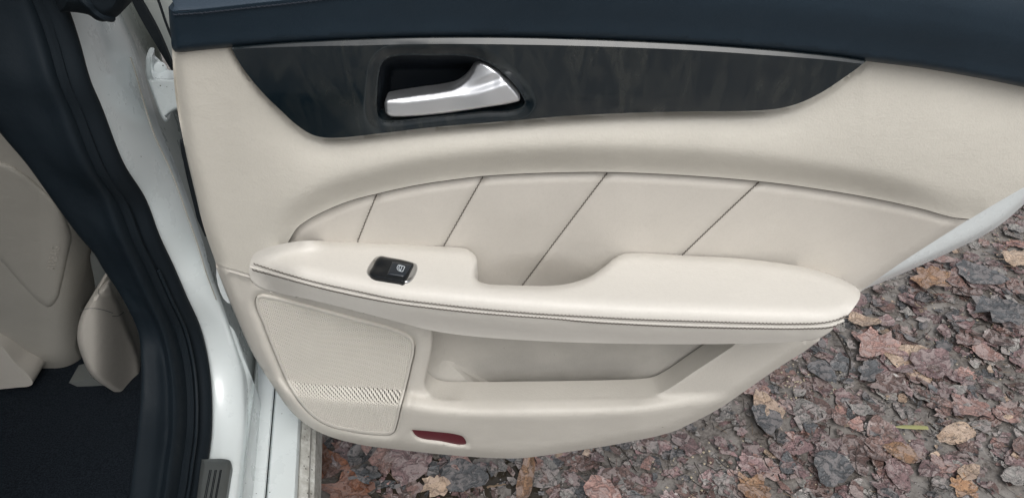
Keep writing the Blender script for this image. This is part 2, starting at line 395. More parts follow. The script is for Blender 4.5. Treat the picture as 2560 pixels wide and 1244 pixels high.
for i in range(5):
    xa = 719 if i == 0 else SEAMS[i-1][0][0]; xb = 2426 if i == 4 else SEAMS[i][0][0]
    o_ = []
    if i == 0: o_ += [(719,607,1)]
    else: o_ += [(SEAMS[i-1][0][0]+0.7, SEAMS[i-1][0][1], 1)]
    o_ += [(p[0], p[1]-1.5) for p in seg_top(xa+4, xb-4)]
    if i == 4: o_ += [(2425,546,1),(2240,665),(2151,728,1),(2100,765,1)] + seg_bot(seam_bot(3)[0]+10, 2105)
    else: o_ += [(SEAMS[i][0][0]-0.7, SEAMS[i][0][1], 1), seam_bot(i)] + (seg_bot(seam_bot(i-1)[0]+12, seam_bot(i)[0]-12) if i else [(780,640)])
    if i == 0: o_ += [(700,640,1)]
    else: o_ += [seam_bot(i-1)]
    p_ = patch('leather_panel', o_, lambda x, y: onY(x, y, w_ins(x, y)), m_insert, door, step=8, rim=(0, 0.012, 0), sharp=50)
    if i < 4:
        S = resample(seam_l[i], int(np.linalg.norm(seam_l[i][-1]-seam_l[i][0])/8.6)*2+1); b = MB()
        for k in range(0, len(S)-2, 2):
            q = np.array([S[k], S[k]*0.5+S[k+2]*0.5, S[k+2]]); dv = (S[k+2]-S[k]); nn = np.array([-dv[1], dv[0]])/np.linalg.norm(dv)
            q = q + nn*np.array([[1.0], [-0.6], [-1.5]])
            b.tube(onY(q[:, 0], q[:, 1], w_ins(q[:, 0], q[:, 1]) + 0.0012), 0.00050, 5)
        b.build('stitching', m_thread, door)['kind'] = 'stuff'

b = MB(); b.tube(onY(ins_top[:, 0], ins_top[:, 1]+0.5, w_ins(ins_top[:, 0], ins_top[:, 1]) + 0.0008), 0.0005, 5); b.build('panel_seam', m_thread, door)
# --- armrest
ARM_BACK = [(627,651),(635,635),(658,622),(696,611),(754,602),(825,602),(893,604),(1018,611),(1108,616),(1153,619),(1175,625),(1188,637),(1193,652),(1190,672),(1188,689),(1196,701),(1217,709),(1275,712.5),(1340,714),(1374,714),(1423,708),(1467,694),(1507,668),(1536,644),(1561,634),(1595,632),(1704,638),(1841,645),(1940,656),(2014,668),(2087,690),(2132,712),(2150,728)]
ARM_END = [(2149,745),(2132,772),(2117,789),(2087,809),(2082,822),(2068,834),(2050,844)]
ARM_LOW = [(2040,847),(2010,852),(1945,856),(1816,859),(1602,859),(1430,855),(1301,849),(1172,839),(1081,826),(987,802),(890,777),(774,748),(700,733),(648,717),(632,705),(624,689),(622,672)]
ST_UP = [(628,656),(696,678),(793,705),(889,726),(986,746),(1082,758),(1179,769),(1275,778),(1400,787),(1448,789.5),(1595,797.5),(1743,802.5),(1890,807),(1989,808.5),(2063,805),(2097,797),(2118,787)]
ST_LO = [(625,672),(696,691),(793,717),(889,739),(986,757),(1082,769.5),(1179,780),(1275,788),(1400,797),(1448,802),(1595,811),(1743,817),(1890,820),(2014,820.5),(2082,816),(2102,806)]
st_up = spline(ST_UP, False, 6); st_lo = spline(ST_LO, False, 6)
yb = lambda x: 604 + (x-754)*0.0338
def z_arm(px):
    dx, dy, dz = rays(px, yb(px)); t = (0.004 - CAMY)/dy; return CAMZ + dz*t
arm_back = spline(ARM_BACK, False, 8)
def w_top(px, py, drop=0.0): return -onZ(px, py, z_arm(px) - drop)[..., 1]
def w_arm(px, py):
    w = w_arm_(px, py); fl = 0.013 + 0.004*np.log1p(np.exp(np.clip((w - 0.013)/0.004, -40, 40))); k = sm((830 - np.asarray(px, float))/80)
    return w*(1-k) + fl*k
def w_arm_(px, py):
    px = np.asarray(px, float); py = np.asarray(py, float)
    db = dist(px, py, arm_back); e_ = 0.0065*np.clip(1 - db/16, 0, 1)**2
    wt = w_top(px, py, e_)
    ys = Y_I(np.clip(px, 628, 2118), st_up); lead = np.interp(px, [627, 800, 1200, 1700, 2000, 2120], [4, 16, 24, 24, 22, 12])
    wf = w_top(px, ys - lead) + 0.001
    wf = wf - 0.010*sm((py - ys - 8)/60) - 0.010*np.clip((py-ys)/70, 0, 2)**2*0.5
    k = 0.019; h = np.clip(0.5 + 0.5*(wf - wt)/k, 0, 1)
    return wf*(1-h) + wt*h - k*h*(1-h) - 0.026*sm((760 - px)/135)
def arm_rim(x, y):
    ys = float(Y_I(np.clip(x, 628, 2118), st_up))
    if x > 2000: return (0.010, 0.040, -0.034)
    if x < 700: return (-0.010, 0.040, -0.034)
    return (0, 0, -0.055) if y < ys - 2 else (0, 0.075, -0.004)
arm = patch('armrest', ARM_BACK + ARM_END + ARM_LOW, lambda x, y: onY(x, y, w_arm(x, y)), m_arm, door, step=7, rim=arm_rim, sharp=60)
def stitches(line, wf, pitch, r, name, mat, parent, sag=1.5, lift=0.0016):
    L = np.linalg.norm(np.diff(line, axis=0), axis=1).sum(); n = int(L/pitch); S = resample(line, n+1); b = MB()
    for k in range(n):
        p, q = S[k], S[k+1]; d = q - p; nn = np.array([-d[1], d[0]])/np.linalg.norm(d)
        if nn[1] < 0: nn = -nn
        c = np.array([p + nn*-1.0, p + d*0.3 + nn*sag*0.8, p + d*0.62 + nn*sag, p + d*0.97 + nn*sag*0.2])
        b.tube(onY(c[:, 0], c[:, 1], wf(c[:, 0], c[:, 1]) + lift), r, 5)
    o = b.build(name, mat, parent); o['kind'] = 'stuff'; return o
stitches(st_up[1:], w_arm, 9.3, 0.00060, 'stitching', m_thread, door)
stitches(st_lo[1:], w_arm, 9.3, 0.00060, 'stitching', m_thread, door)
nmid = 260; mid = resample(st_up, nmid)*0.36 + resample(st_lo, nmid)*0.64; b = MB()
b.tube(onY(mid[:, 0], mid[:, 1], w_arm(mid[:, 0], mid[:, 1]) - 0.0008), 0.0021, 8); b.build('piping', m_pipe, door)
mid = resample(st_up, nmid)*0.66 + resample(st_lo, nmid)*0.34; b = MB()
b.tube(onY(mid[:, 0], mid[:, 1], w_arm(mid[:, 0], mid[:, 1]) - 0.0002), 0.00025, 5); b.build('seam', m_seamc, door)

# --- window switch on the armrest
sw = door
def onArm(h): return lambda x, y: onZ(x, y, z_arm(1280*0+np.asarray(x)) + h)
BEZ = [(917,683),(918,672),(930,652),(939,643),(950,639),(970,642),(1030,655),(1041,660),(1044,668),(1040,684),(1028,702),(1018,708),(1005,707),(960,699),(925,692)]
patch('switch_bezel', BEZ, lambda x, y: onZ(x, y, z_arm(x) + 0.0028 - 0.0026*np.clip(1 - dist(x, y, spline(BEZ, True, 3), True)/6, 0, 1)**1.5), m_chrome, sw, step=4, rim=(0, 0, -0.006), sharp=50)
BODY = [(923,684),(933,664),(942,647),(951,641),(965,643),(1026,655),(1034,659),(1029,672),(1013,701),(1007,706),(997,704),(960,698),(930,691)]
def body_pf(x, y):
    d = dist(x, y, spline(BODY, True, 3), True); bowl = sm(1 - np.hypot((x-948)/24, (y-666)/17))
    h = 0.0060 - 0.0024*np.clip(1 - d/6, 0, 1)**2 - 0.0014*bowl
    return onZ(x, y, z_arm(x) + h)
patch('switch_body', BODY, body_pf, m_black, sw, step=3, rim=(0, 0, -0.005), sharp=50)
KEY = [(981,653,1),(1029,661,1),(1009,693,1),(968,686,1)]
kd = np.array([k[:2] for k in KEY], float)
def key_h(x, y): d = dist(x, y, kd, True); return 0.0076 - 0.001*np.clip(1 - d/4, 0, 1)**2 - 0.0012*np.clip((y-683)/8, 0, 1)
key = patch('rocker_key', KEY, lambda x, y: onZ(x, y, z_arm(x) + key_h(x, y)), m_rocker, sw, step=3, rim=(0, 0, -0.004), sharp=50)
iz = lambda p: (880 + p[0]/12.44, 620 + p[1]/12.44)
ICON = [[(1440,525),(1540,540),(1645,575),(1600,665),(1572,730),(1500,712),(1440,690),(1395,620),(1415,570),(1440,525)], [(1560,548),(1535,620),(1500,705)], [(1505,533),(1462,590),(1455,625),(1500,700)]]
b = MB()
for ln in ICON:
    q = np.array([iz(p) for p in ln]); q = resample(q, 24)
    b.tube(onZ(q[:, 0], q[:, 1], z_arm(q[:, 0]) + key_h(q[:, 0], q[:, 1]) + 0.0001), 0.00042, 4)
b.build('window_symbol', m_icon, sw)

# --- lower panel with grille opening, pocket opening and reflector opening
GRILLE = [(637,750),(641,741),(653,736),(670,738),(774,764),(890,795),(987,822),(1017,835),(1034,850),(1038,866),(1029,916),(1013,982),(1003,1020),(994,1059),(986,1080),(974,1087),(948,1088),(871,1078),(821,1065),(786,1045),(747,1005),(717,955),(686,885),(659,816)]
POCKET = [(1082,790,1),(1080,867),(1066,935),(1062,962),(1076,981),(1099,991),(1172,994),(1344,993),(1516,990),(1602,987),(1636,983),(1666,970),(1730,928),(1795,885),(1832,860),(1860,830,1),(1500,800)]
REFL = [(1028,1073,1),(1037,1088),(1047,1095),(1100,1104),(1159,1113),(1166,1111),(1165,1102),(1157,1090),(1147,1086),(1078,1077)]
LOW_EDGE = [(540,658),(553,700),(590,790),(630,880),(680,960),(735,1035),(800,1080),(900,1110),(1000,1123),(1099,1134),(1240,1144),(1301,1144),(1430,1127),(1559,1106),(1687,1076),(1730,1056),(1795,1022),(1859,979),(1945,919),(2031,863),(2051,844)]
LOW_TOP = [(2030,815),(1945,818),(1816,820),(1602,820),(1430,815),(1301,808),(1172,798),(1081,785),(987,765),(890,740),(774,715),(700,700),(640,686)]
B_A = spline([(560,900),(640,920),(735,952),(830,962),(1000,975),(1060,985),(1172,998),(1344,997),(1516,994),(1602,991),(1666,986),(1800,980),(2100,975)], False, 10)
B_B = spline([(560,930),(660,950),(735,985),(830,1000),(1000,1012),(1060,1022),(1130,1030),(1258,1034),(1430,1032),(1602,1024),(1700,1012),(1800,1000),(2100,990)], False, 10)
low_edge = spline(LOW_EDGE, False, 8)
pocket_l = spline(POCKET, True, 8); grille_l = spline(GRILLE, True, 5); refl_l = spline(REFL, True, 4)
def smin1(t):
    k = 0.45; h = np.clip(0.5 + 0.5*(1 - t)/k, 0, 1); return t*h + (1-h) - k*h*(1-h)
def w_low0(px, py):
    a_, b_ = Y_I(px, B_A), Y_I(px, B_B); t = (py - a_)/np.maximum(b_ - a_, 8)
    amp = np.interp(px, [640, 760, 1000, 1600, 1740, 1850], [0.004, 0.016, 0.022, 0.022, 0.010, 0.0])
    w = 0.012 + np.interp(px, [600, 800], [-0.006, 0.010])*1.0 + amp*smin1(np.maximum(t, 0))
    w = w - 0.026*np.clip((py - b_)/130, 0, 2)*np.interp(px, [640, 900, 1700, 1850], [0.3, 1, 1, 0.2])
    return w
arm_low = spline(ARM_LOW[::-1][1:], False, 10)
def w_low(px, py):
    w = w_low0(px, py) - 0.016*sm((Y_I(px, arm_low) - py - 2)/14)*(np.asarray(px) > 624)
    d = dist(px, py, low_edge); w = w - 0.014*np.clip(1 - d/26, 0, 1)**2
    dp = dist(px, py, pocket_l, True); w = w - 0.004*np.clip(1 - dp/8, 0, 1)**2
    dg = dist(px, py, grille_l, True); w = w + 0.0022*sm(1 - np.abs(dg - 17)/14) - 0.0025*np.clip(1 - dg/6, 0, 1)
    dr = dist(px, py, refl_l, True); w = w - 0.003*np.clip(1 - dr/7, 0, 1)**2
    # the raised lip along the join with the upper card
    w = w + 0.003*sm(1 - np.abs(dist(px, py, np.array([(540,658),(557,665),(591,675),(622,684)])) - 9)/9)
    return w
ring = np.concatenate([spline(GRILLE, True, 5) + 0]); 
def offset_loop(L, d):
    t = np.roll(L, -1, 0) - np.roll(L, 1, 0); t /= np.linalg.norm(t, axis=1)[:, None] + 1e-9; n = np.stack([t[:, 1], -t[:, 0]], -1); A = 0.5*np.sum(L[:, 0]*np.roll(L[:, 1], -1) - np.roll(L[:, 0], -1)*L[:, 1])
    return L + n*d*(1 if A > 0 else -1)
extra = np.concatenate([resample(B_B + np.array([0, dy_]), 170) for dy_ in (-32, -24, -16, -8, 0, 8)])
patch('lower_panel', LOW_EDGE[:1] + [p for p in LOW_EDGE[1:]] + LOW_TOP + [(622,684),(591,675),(557,665)], lambda x, y: onY(x, y, w_low(x, y)), m_plastic, door, holes=[GRILLE, POCKET, REFL], step=8, rim=lambda x, y: (0, 0.03, 0), sharp=55, extra=extra)
# pocket liner: back wall, floor and sloping ends
W0 = 0.012; WB = -0.040
pk = lambda p, w: onY(p[0], p[1], w)
PKV = {'a': ((1066,780),0.002), 'b': ((1112,893),WB), 'c': ((1249,973),WB), 'd': ((1520,956),WB), 'e': ((1650,852),WB), 'f': ((1890,842),0.002),
       'g': ((1660,1000),0.002), 'h': ((1516,1003),0.002), 'i': ((1230,1006),0.002), 'j': ((1090,1006),0.002), 'k': ((1046,966),0.002), 'l': ((1095,770),WB), 'm': ((1700,800),WB)}
def facets(name, polys, mat, parent):
    V = []; F = []
    for p in polys:
        # each facet split into a small grid fan so that it takes light smoothly
        b_ = len(V); V += [pk(*PKV[k]) for k in p]; F.append(tuple(range(b_, b_+len(p))))
    import bmesh
    bm = bmesh.new(); vs = [bm.verts.new(v) for v in V]
    for f in F: bm.faces.new([vs[i] for i in f])
    bmesh.ops.remove_doubles(bm, verts=bm.verts, dist=1e-5); bmesh.ops.triangulate(bm, faces=bm.faces)
    bmesh.ops.subdivide_edges(bm, edges=bm.edges, cuts=5, use_grid_fill=True); 
    for _ in range(2): bmesh.ops.smooth_vert(bm, verts=[v for v in bm.verts if not v.is_boundary], factor=0.5, use_axis_x=True, use_axis_y=True, use_axis_z=True)
    bmesh.ops.recalc_face_normals(bm, faces=bm.faces)
    me = bpy.data.meshes.new(name); bm.to_mesh(me); bm.free(); me.materials.append(mat); me.polygons.foreach_set('use_smooth', [True]*len(me.polygons))
    me.update(); me.set_sharp_from_angle(angle=math.radians(14)); o = bpy.data.objects.new(name, me); COL.objects.link(o); o.parent = parent; rel(o, parent); return o
facets('map_pocket', ['lbcdem', 'albjk'.replace('k', 'k'), 'bcij', 'cdhi', 'dgh', 'defg', 'emf'], m_felt, door)

# speaker grille: a plate pierced by rows of slots, over a dark backing, inside a rim
spk = door
def w_gr(px, py): return w_low0(px, py) + 0.0005
g_in = offset_loop(grille_l, 9) if inside(*offset_loop(grille_l, 9).T, grille_l).mean() > .5 else offset_loop(grille_l, -9)
g_mid = offset_loop(grille_l, 2) if inside(*offset_loop(grille_l, 2).T, grille_l).mean() > .5 else offset_loop(grille_l, -2)
def wfr(x, y):
    d = np.minimum(dist(x, y, g_in, True), dist(x, y, g_mid, True)); return w_gr(x, y) + 0.0008 + 0.0012*np.clip(d/4, 0, 1)
gfr = patch('grille_frame', [tuple(p) for p in g_mid], lambda x, y: onY(x, y, wfr(x, y)), m_plastic, spk, holes=[[tuple(p) for p in g_in]], step=4, rim=(0, 0.006, 0), sharp=60)
patch('grille_backing', [tuple(p) for p in g_mid], lambda x, y: onY(x, y, w_gr(x, y) - 0.0035), m_gback, spk, step=10, rim=None)
def x2w(X, Z):
    w = np.full(X.shape, 0.02)
    for _ in range(6):
        px, py = topx(np.stack([X, -w, Z], -1)); w = w_gr(px, py)
    return w, px, py
P0 = onY(*g_in.T, 0.02); x0, x1 = P0[:, 0].min()-0.02, P0[:, 0].max()+0.02; z0_, z1_ = P0[:, 2].min()-0.03, P0[:, 2].max()+0.03
ax, az, bz = 0.0026, -0.0017, -0.0035
ii = np.arange(int((x1-x0)/ax)+1); jj = np.arange(-60, int((z1_-z0_)/-bz)+120)
I, J = np.meshgrid(ii, jj); CX = x0 + I*ax; CZ = z1_ + I*az + J*bz
wgt, gpx, gpy = x2w(CX, CZ); g_c = offset_loop(grille_l, 6) if inside(*offset_loop(grille_l, 6).T, grille_l).mean() > .5 else offset_loop(grille_l, -6)
ok = inside(gpx, gpy, g_c).reshape(CX.shape)
offs = [(-.5, -.5), (.5, -.5), (.5, .5), (-.5, .5)]
hole = [(-.36, -.28), (.0, -.42), (.36, -.28), (.36, .28), (.0, .42), (-.36, .28)]
CXo, CZo = CX[ok], CZ[ok]
def lat(o, cx, cz): return cx + o[0]*ax, cz + o[0]*az + o[1]*bz
rings = []
for o in offs:
    X, Z = lat(o, CXo, CZo); w, _, _ = x2w(X, Z); rings.append(np.stack([X, -w, Z], -1))
for back in (0.0002, -0.0022):
    for o in hole:
        X, Z = lat(o, CXo, CZo); w, _, _ = x2w(X, Z); rings.append(np.stack([X, -(w + back), Z], -1))
R = np.stack(rings, 1); N = len(R); V = R.reshape(-1, 3); F = []
base = [(0, 1, 5), (0, 5, 4), (1, 6, 5), (1, 2, 7, 6), (2, 8, 7), (2, 3, 8), (3, 9, 8), (3, 0, 4, 9)]
wall = [(4+k, 4+(k+1) % 6, 10+(k+1) % 6, 10+k) for k in range(6)]
for n_ in range(N):
    b_ = n_*16; F += [tuple(b_+i for i in f) for f in base + wall]
m_gplate = M('beige_grille_plastic', (0.60, 0.575, 0.525), 0.5).m
go = link_mesh('speaker_grille', V, F, m_gplate, spk, None, False); go['kind'] = 'stuff'

# reflector
refl = patch('reflector', [(p[0], p[1]) + tuple(p[2:]) for p in REFL], lambda x, y: onY(x, y, w_low0(x, y) - 0.0055), m_red, door, step=5, rim=(0, 0.01, 0))

# --- dark top of the door
def w_belt(px, py):
    yl = Y_I(px, belt_low); u = (yl - py)
    w = 0.024 - 0.010*np.clip(1 - u/14, 0, 1)**2 + 0.010*sm(u/130)
    w = w - 0.030*sm((u-150)/260)*np.interp(px, [400, 900, 2000], [0.2, 1, 1])
    w = w - 0.012*np.clip(1 - dist(px, py, np.array([(419,-200),(420,10),(424,60),(432,125)]))/18, 0, 1)**2
    return w
SEAM_B = [(425,29),(500,24),(560,18),(640,9),(700,3),(760,-4),(900,-22),(1200,-50),(1700,-70),(2200,-60),(2720,-30)]
belt_out = [(421,18,1),(423,50),(427,90),(431,122),(438,130),(448,131)] + BELT_LOW[2:-1] + [(2720,250,1),(2720,-30,1)] + SEAM_B[::-1][1:-1] + [(430,28)]
belt = patch('belt_trim', belt_out, lambda x, y: onY(x, y, w_belt(x, y)), m_blue, door, step=10, rim=(0, 0.05, 0), sharp=50)
def w_ledge(px, py):
    ys = np.interp(px, [p[0] for p in SEAM_B], [p[1] for p in SEAM_B]); u = ys - py
    return w_belt(px, ys) - 0.0022*np.clip(1 - u/7, 0, 1)**2 + 0.0006 - 0.00052*u
patch('belt_ledge', [(430,28,1),(436,14),(424+6,0),(428,-30),(440,-120,1),(900,-160),(1700,-200),(2720,-160,1),(2720,-31,1)] + [(p[0], p[1]-1) for p in SEAM_B[::-1][1:-1]], lambda x, y: onY(x, y, w_ledge(x, y)), m_blue_hi, door, step=12, rim=(0, 0.02, -0.02), sharp=50)
sb = spline(SEAM_B, False, 8)
stitches(sb[1:] + np.array([0, 8.5]), w_belt, 13, 0.0007, 'stitching', m_bthread, door, 1.0)
# --- smoked wood trim with recess and handle
RECESS = [(943,234),(943,279),(949,294),(962,301),(981,302),(1074,292),(1203,279),(1303,268),(1312,257),(1306,241),(1280,205),(1245,173),(1203,149),(1171,141),(1074,138.5),(994,139.5),(968,146),(954,160),(947,186)]
rec_l = spline(RECESS, True, 5)
wood_top = spline([(p[0], p[1]+1.0) for p in BELT_LOW if 570 < p[0] < 2170], False, 8)
BWX, BWY = [580, 700, 900, 1300, 1900, 2165], [3, 8, 15, 17, 13, 8]
def w_wood(px, py):
    dt = dist(px, py, wood_top); dl = dist(px, py, wood_low); dr = dist(px, py, rec_l, True)
    bw = np.interp(px, [580, 700, 900, 1300, 1900, 2165], [3, 8, 15, 17, 13, 8])
    w = 0.024 - 0.00022*np.maximum(bw - dt, 0)
    w = w - 0.006*sm((py-230)/130)
    w = w - 0.0055*np.clip(1 - dr/30, 0, 1)**1.6 + 0.0010*np.clip(1 - dr/4, 0, 1)
    return w
bev_l = wood_top[4:-4] + np.stack([0*wood_top[4:-4, 0], np.interp(wood_top[4:-4, 0], BWX, BWY)], -1)
wout = [(579,120,1)] + WOOD_LOW[1:-1] + [(2165,153,1)] + [tuple(p[:2]) for p in BELT_LOW[::-1] if 580 < p[0] < 2165]
tr = patch('wood_trim', wout, lambda x, y: onY(x, y, w_wood(x, y)), m_wood, door, holes=[RECESS], step=5, rim=(0, 0.02, 0), sharp=16, extra=np.concatenate([offset_loop(rec_l, 4), offset_loop(rec_l, -4), offset_loop(rec_l, 10), offset_loop(rec_l, -10), resample(bev_l, 420)]))
def w_rec(px, py): d = dist(px, py, rec_l, True); return w_wood(px, py)*0 + 0.012 - 0.046*sm(d/34)
patch('handle_recess', [tuple(p) for p in offset_loop(rec_l, -1.5)] if not inside(*offset_loop(rec_l, -1.5).T, rec_l).mean() > .5 else [tuple(p) for p in offset_loop(rec_l, 1.5)], lambda x, y: onY(x, y, w_rec(x, y)), m_recess, door, step=6)
HAN = [(988,292),(978,291),(966,284),(962,270),(963,252),(967,247),(975,245),(1042,234),(1107,225),(1139,217),(1161,202),(1177,183),(1188,162),(1193,156),(1200,155),(1219,162),(1251,186),(1277,215),(1296,238),(1300,248),(1298,252),(1290,255),(1203,270),(1107,284),(1042,290)]
han_l = spline(HAN, True, 4)
CREASE = spline([(955,257),(965,256),(1010,257),(1074,250),(1171,236),(1235,222),(1247,210),(1243,196)], False, 5)
def w_han(px, py):
    d = dist(px, py, han_l, True)
    yc = np.interp(px, [950,965,1010,1074,1171,1235,1250], [257,256,257,250,236,222,214])
    up = 4*np.log1p(np.exp(np.clip((yc - py)/4, -30, 30)))
    fin = sm((px-1120)/110)
    w = 0.0265 - 0.00036*up*(1 - 0.62*fin) - 0.004*np.clip((py-yc)/40, 0, 2)*(1-fin)
    w = w - 0.004*np.clip(1 - d/6, 0, 1)**2
    w = w + 0.002*fin - 0.0035*sm(1 - np.abs((px-1200)*0.35 + (py-214))/22)*fin
    return w
patch('door_handle', HAN, lambda x, y: onY(x, y, w_han(x, y)), m_alu, door, step=3, rim=(0, 0.018, -0.002), sharp=80)

# --- painted door shell behind the lining
SH = [(424,40,1),(436,160),(452,280),(470,390),(492,480),(518,580),(541,660),(541,690),(551,730),(568,756),(578,758),(596,790),(634,878),(684,957),(738,1031),(802,1076),(900,1106),(1099,1129),(1240,1139),(1301,1139),(1430,1122),(1559,1101),(1687,1071),(1795,1017),(1859,974),(1945,914),(2031,858),(2100,790),(2151,729),(2210,703),(2284,671),(2383,626),(2456,590),(2506,558),(2560,511),(2720,370,1),(2720,-60,1),(1500,-110),(700,-60)]
sh_l = spline(SH, True, 12)
shr = np.array([(2140,735),(2240,667),(2425,548),(2560,472),(2720,382)])
out_r = spline([(2151,729),(2210,703),(2284,671),(2383,626),(2456,590),(2506,558),(2560,511),(2720,370)], False, 8)
def w_shell(px, py):
    d = dist(px, py, out_r); w = -0.034 - 0.022*np.clip(1 - d/22, 0, 1)**2*(px > 2100)
    return w - 0.035*sm((dist(px, py, sh_l, True) - 45)/60)*(px < 2080)
patch('door_shell', SH, lambda x, y: onY(x, y, w_shell(x, y)), m_clean, door, step=18, rim=(0, 0.06, 0), sharp=50)
b = MB(); C = spline([(466,345),(470,400),(482,460),(498,530),(510,590)], False, 8)
b.tube(onY(C[:, 0]+4, C[:, 1], -0.03), list(np.interp(np.linspace(0, 1, len(C)), [0, .2, .8, 1], [0.004, 0.0075, 0.0065, 0.001])), 8); C2 = spline([(459,352),(462,380),(470,412)], False, 6); b.tube(onY(C2[:, 0]+4, C2[:, 1], -0.02), 0.006, 8)
b.build('edge_seal', m_rubber, door)

# ================================================================== THE CAR
A = [(-95,-600,-.450),(60,-200,-.441),(105,-80,-.441),(155,34,-.441),(179,105,-.441),(209,209,-.441),(236,270,-.441),(297,420,-.441),(351,503,-.441),(388,597,-.441),(428,680,-.441),(458,748,-.441),(490,816,-.441),(508,880,-.441),(519,952,-.441),(522,1043,-.441),(519,1097,-.441),(512,1147,-.441),(503,1215,-.441),(498,1244,-.441),(470,1400,-.441),(430,1600,-.441)]
Cc = [(60,-600,-.456),(215,-200,-.452),(290,0,-.450),(345,130,-.445),(372,230,-.440),(398,317,-.432),(432,395,-.424),(473,503,-.414),(507,604,-.406),(530,688,-.400),(552,748,-.397),(594,875,-.394),(614,934,-.393),(619,997,-.392),(618,1060,-.391),(614,1111,-.391),(598,1244,-.390),(577,1400,-.390),(548,1600,-.390)]
a3 = curve3(A, 'd'); c3 = curve3(Cc, 'd')
mA = resample(a3, 120); mC = resample(c3, 120)
bul = np.array([NX, NY, 0])*0.010 + np.array([0, -0.004, 0.006])
m1 = mA*0.72 + mC*0.28 + bul; m2 = mA*0.30 + mC*0.70 + bul
inA = mA + np.array([-0.02, 0.01, -0.004])
ribbon('door_jamb', [inA, mA, m1, m2, mC], m_white, car, n=120, sub=5, flip=False)
b = MB(); sl_y = topx(m2)[1]; b.tube(m2[(sl_y > 130) & (sl_y < 760)] + np.array([0.0006, -0.0006, 0.0006]), 0.0007, 5); b.build('sealer_line', M('sealer', (0.34, 0.32, 0.28), 0.6).m, car)
# recess beside the hinge and the step down to the sill
D = [(150,-600,.24),(300,-200,.26),(360,0,.27),(400,130,.28),(430,230,.29),(458,317,.30),(492,395,.31),(530,503,.31),(562,604,.30),(586,688,.29),(612,748,.27),(655,875,.22),(690,960,.17),(705,1040,.10)]
d3 = curve3(D, 'y'); cu = resample(c3, 500); cu = cu[topx(cu)[1] < 1065]
mid3 = resample(cu, 90)*0.6 + resample(d3, 90)*0.4 + np.array([-0.02, 0.07, -0.01])
ribbon('hinge_recess', [cu, mid3, d3], m_white_shaded, car, n=90, sub=6)
ret = mC[topx(mC)[1] > 800]
ribbon('jamb_return', [ret + np.array([-.001, 0, 0]), ret + np.array([0.004, 0.002, -0.02]), ret + np.array([0.006, 0.004, -0.075])], m_white, car, n=80, sub=3)
# sill: a section carried along the car
FW = np.array([-NY, NX, 0.0])
def dz_of(px, z):
    p = onZ(px, 1244, z); return NX*p[0] + NY*p[1]
def sill(name, prof, mat, s0=-1.4, s1=0.55, flip=False):
    V = []; F = []; n = 40
    for (d, z) in prof:
        for s in np.linspace(s0, s1, n): V.append(np.array([NX*d, NY*d, z]) + FW*s)
    for i in range(len(prof)-1):
        for j in range(n-1): q = (i*n+j, i*n+j+1, (i+1)*n+j+1, (i+1)*n+j); F.append(q)
    return link_mesh(name, V, F, mat, car, 30)
q = lambda px, z: (dz_of(px, z), z)
jb = onD(598, 1244, -.390)[2]
sill('sill_step', [(-.386, jb+0.001), q(600, jb-0.012), q(604, .345), q(609, .337), q(616, .334), q(652, .331), q(659, .330), q(662.5, .327), q(663.0, .315)], m_white)
sill('sill_gap', [q(661.5, .316), q(668, .312)], m_rubber)
sill('sill_cover', [q(665.5, .314), q(666, .322), q(670, .325), q(700, .322), q(735, .314), q(741, .309), q(743.5, .302)], m_white)
sill('sill_flange', [q(743, .304), q(746, .298), q(752, .296), q(770, .290), q(771.5, .284)], m_sillrough)
sill('sill_lip', [q(770.5, .286), q(774, .278), q(785, .272), q(788, .264), (dz_of(788, .264)-0.002, .20), (dz_of(788, .264)-0.03, .17)], m_sillrough)
sill('underbody', [(dz_of(788, .264)-0.028, .172), (-1.6, .17)], m_under)
# scuff plate with three pairs of grooves
zp = lambda x, y: onZ(x, y, 0.398 + 0*np.asarray(x))
SCUFF = [(504,1147,1),(566,1147),(576,1151),(578,1160),(574,1185),(565,1244),(548,1340,1),(480,1340,1)]
def z_sc(x, y): d = dist(x, y, spline(SCUFF, True, 6), True); return onD(x, y, -.400)*0 + onZ(x, y, 0.413 + 0.0025*np.clip(d/8, 0, 1) - 0.00018*(x-500))
sc_ = patch('scuff_plate', SCUFF, z_sc, m_scuff, car, step=6, rim=(0, 0, -0.012))
b = MB()
for gx0, gx1 in ((525, 511), (528.5, 515), (538, 525), (541.5, 528.5), (551, 538), (554, 541)):
    yy = np.linspace(1174, 1330, 20); xx = gx0 + (gx1-gx0)*(yy-1174)/70.0*1.0
    P = z_sc(xx, yy); P[:, 2] += 0.0004; b.tube(P, 0.0006, 5)
b.build('groove', m_rubber, sc_)
# seal and trims on the inboard side
def off_px(C, dx, dd):
    P = [(p[0]+dx, p[1], p[2]+dd) for p in C]; return curve3(P, 'd')
s3 = off_px(A, -14, -.004); b = MB(); b.tube(resample(s3, 140), 0.0125, 10); b.build('door_seal', m_seal, car)
s4 = off_px(A, -46, -.012); s5 = off_px(A, -84, -.022); s6 = off_px(A, -92, -.034)
B1 = [(-700,-600,-.56),(-420,-200,-.55),(-300,-60,-.55),(-150,130,-.55),(0,332,-.54),(67,411,-.53),(111,472,-.525),(169,553,-.52),(203,597,-.515),(233,631,-.51),(257,671,-.51),(290,720,-.505),(317,766,-.50),(345,830,-.50),(352,900,-.50),(350,1000,-.505),(345,1060,-.505),(338,1120,-.505),(322,1244,-.505),(300,1400,-.505),(270,1600,-.505)]
b3 = curve3(B1, 'd'); n = 140
r1 = resample(off_px(A, -6, -.012), n); r2 = resample(s4, n); r3 = resample(s5, n); r4 = resample(b3, n)
ribbon('seal_flange', [r1, r1*0.5+r2*0.5 + np.array([-.006, .004, -.004]), r2], m_rubber, car, n=n, sub=4)
b = MB(); b.tube(r2, 0.006, 8); b.build('inner_seal', m_seal, car)
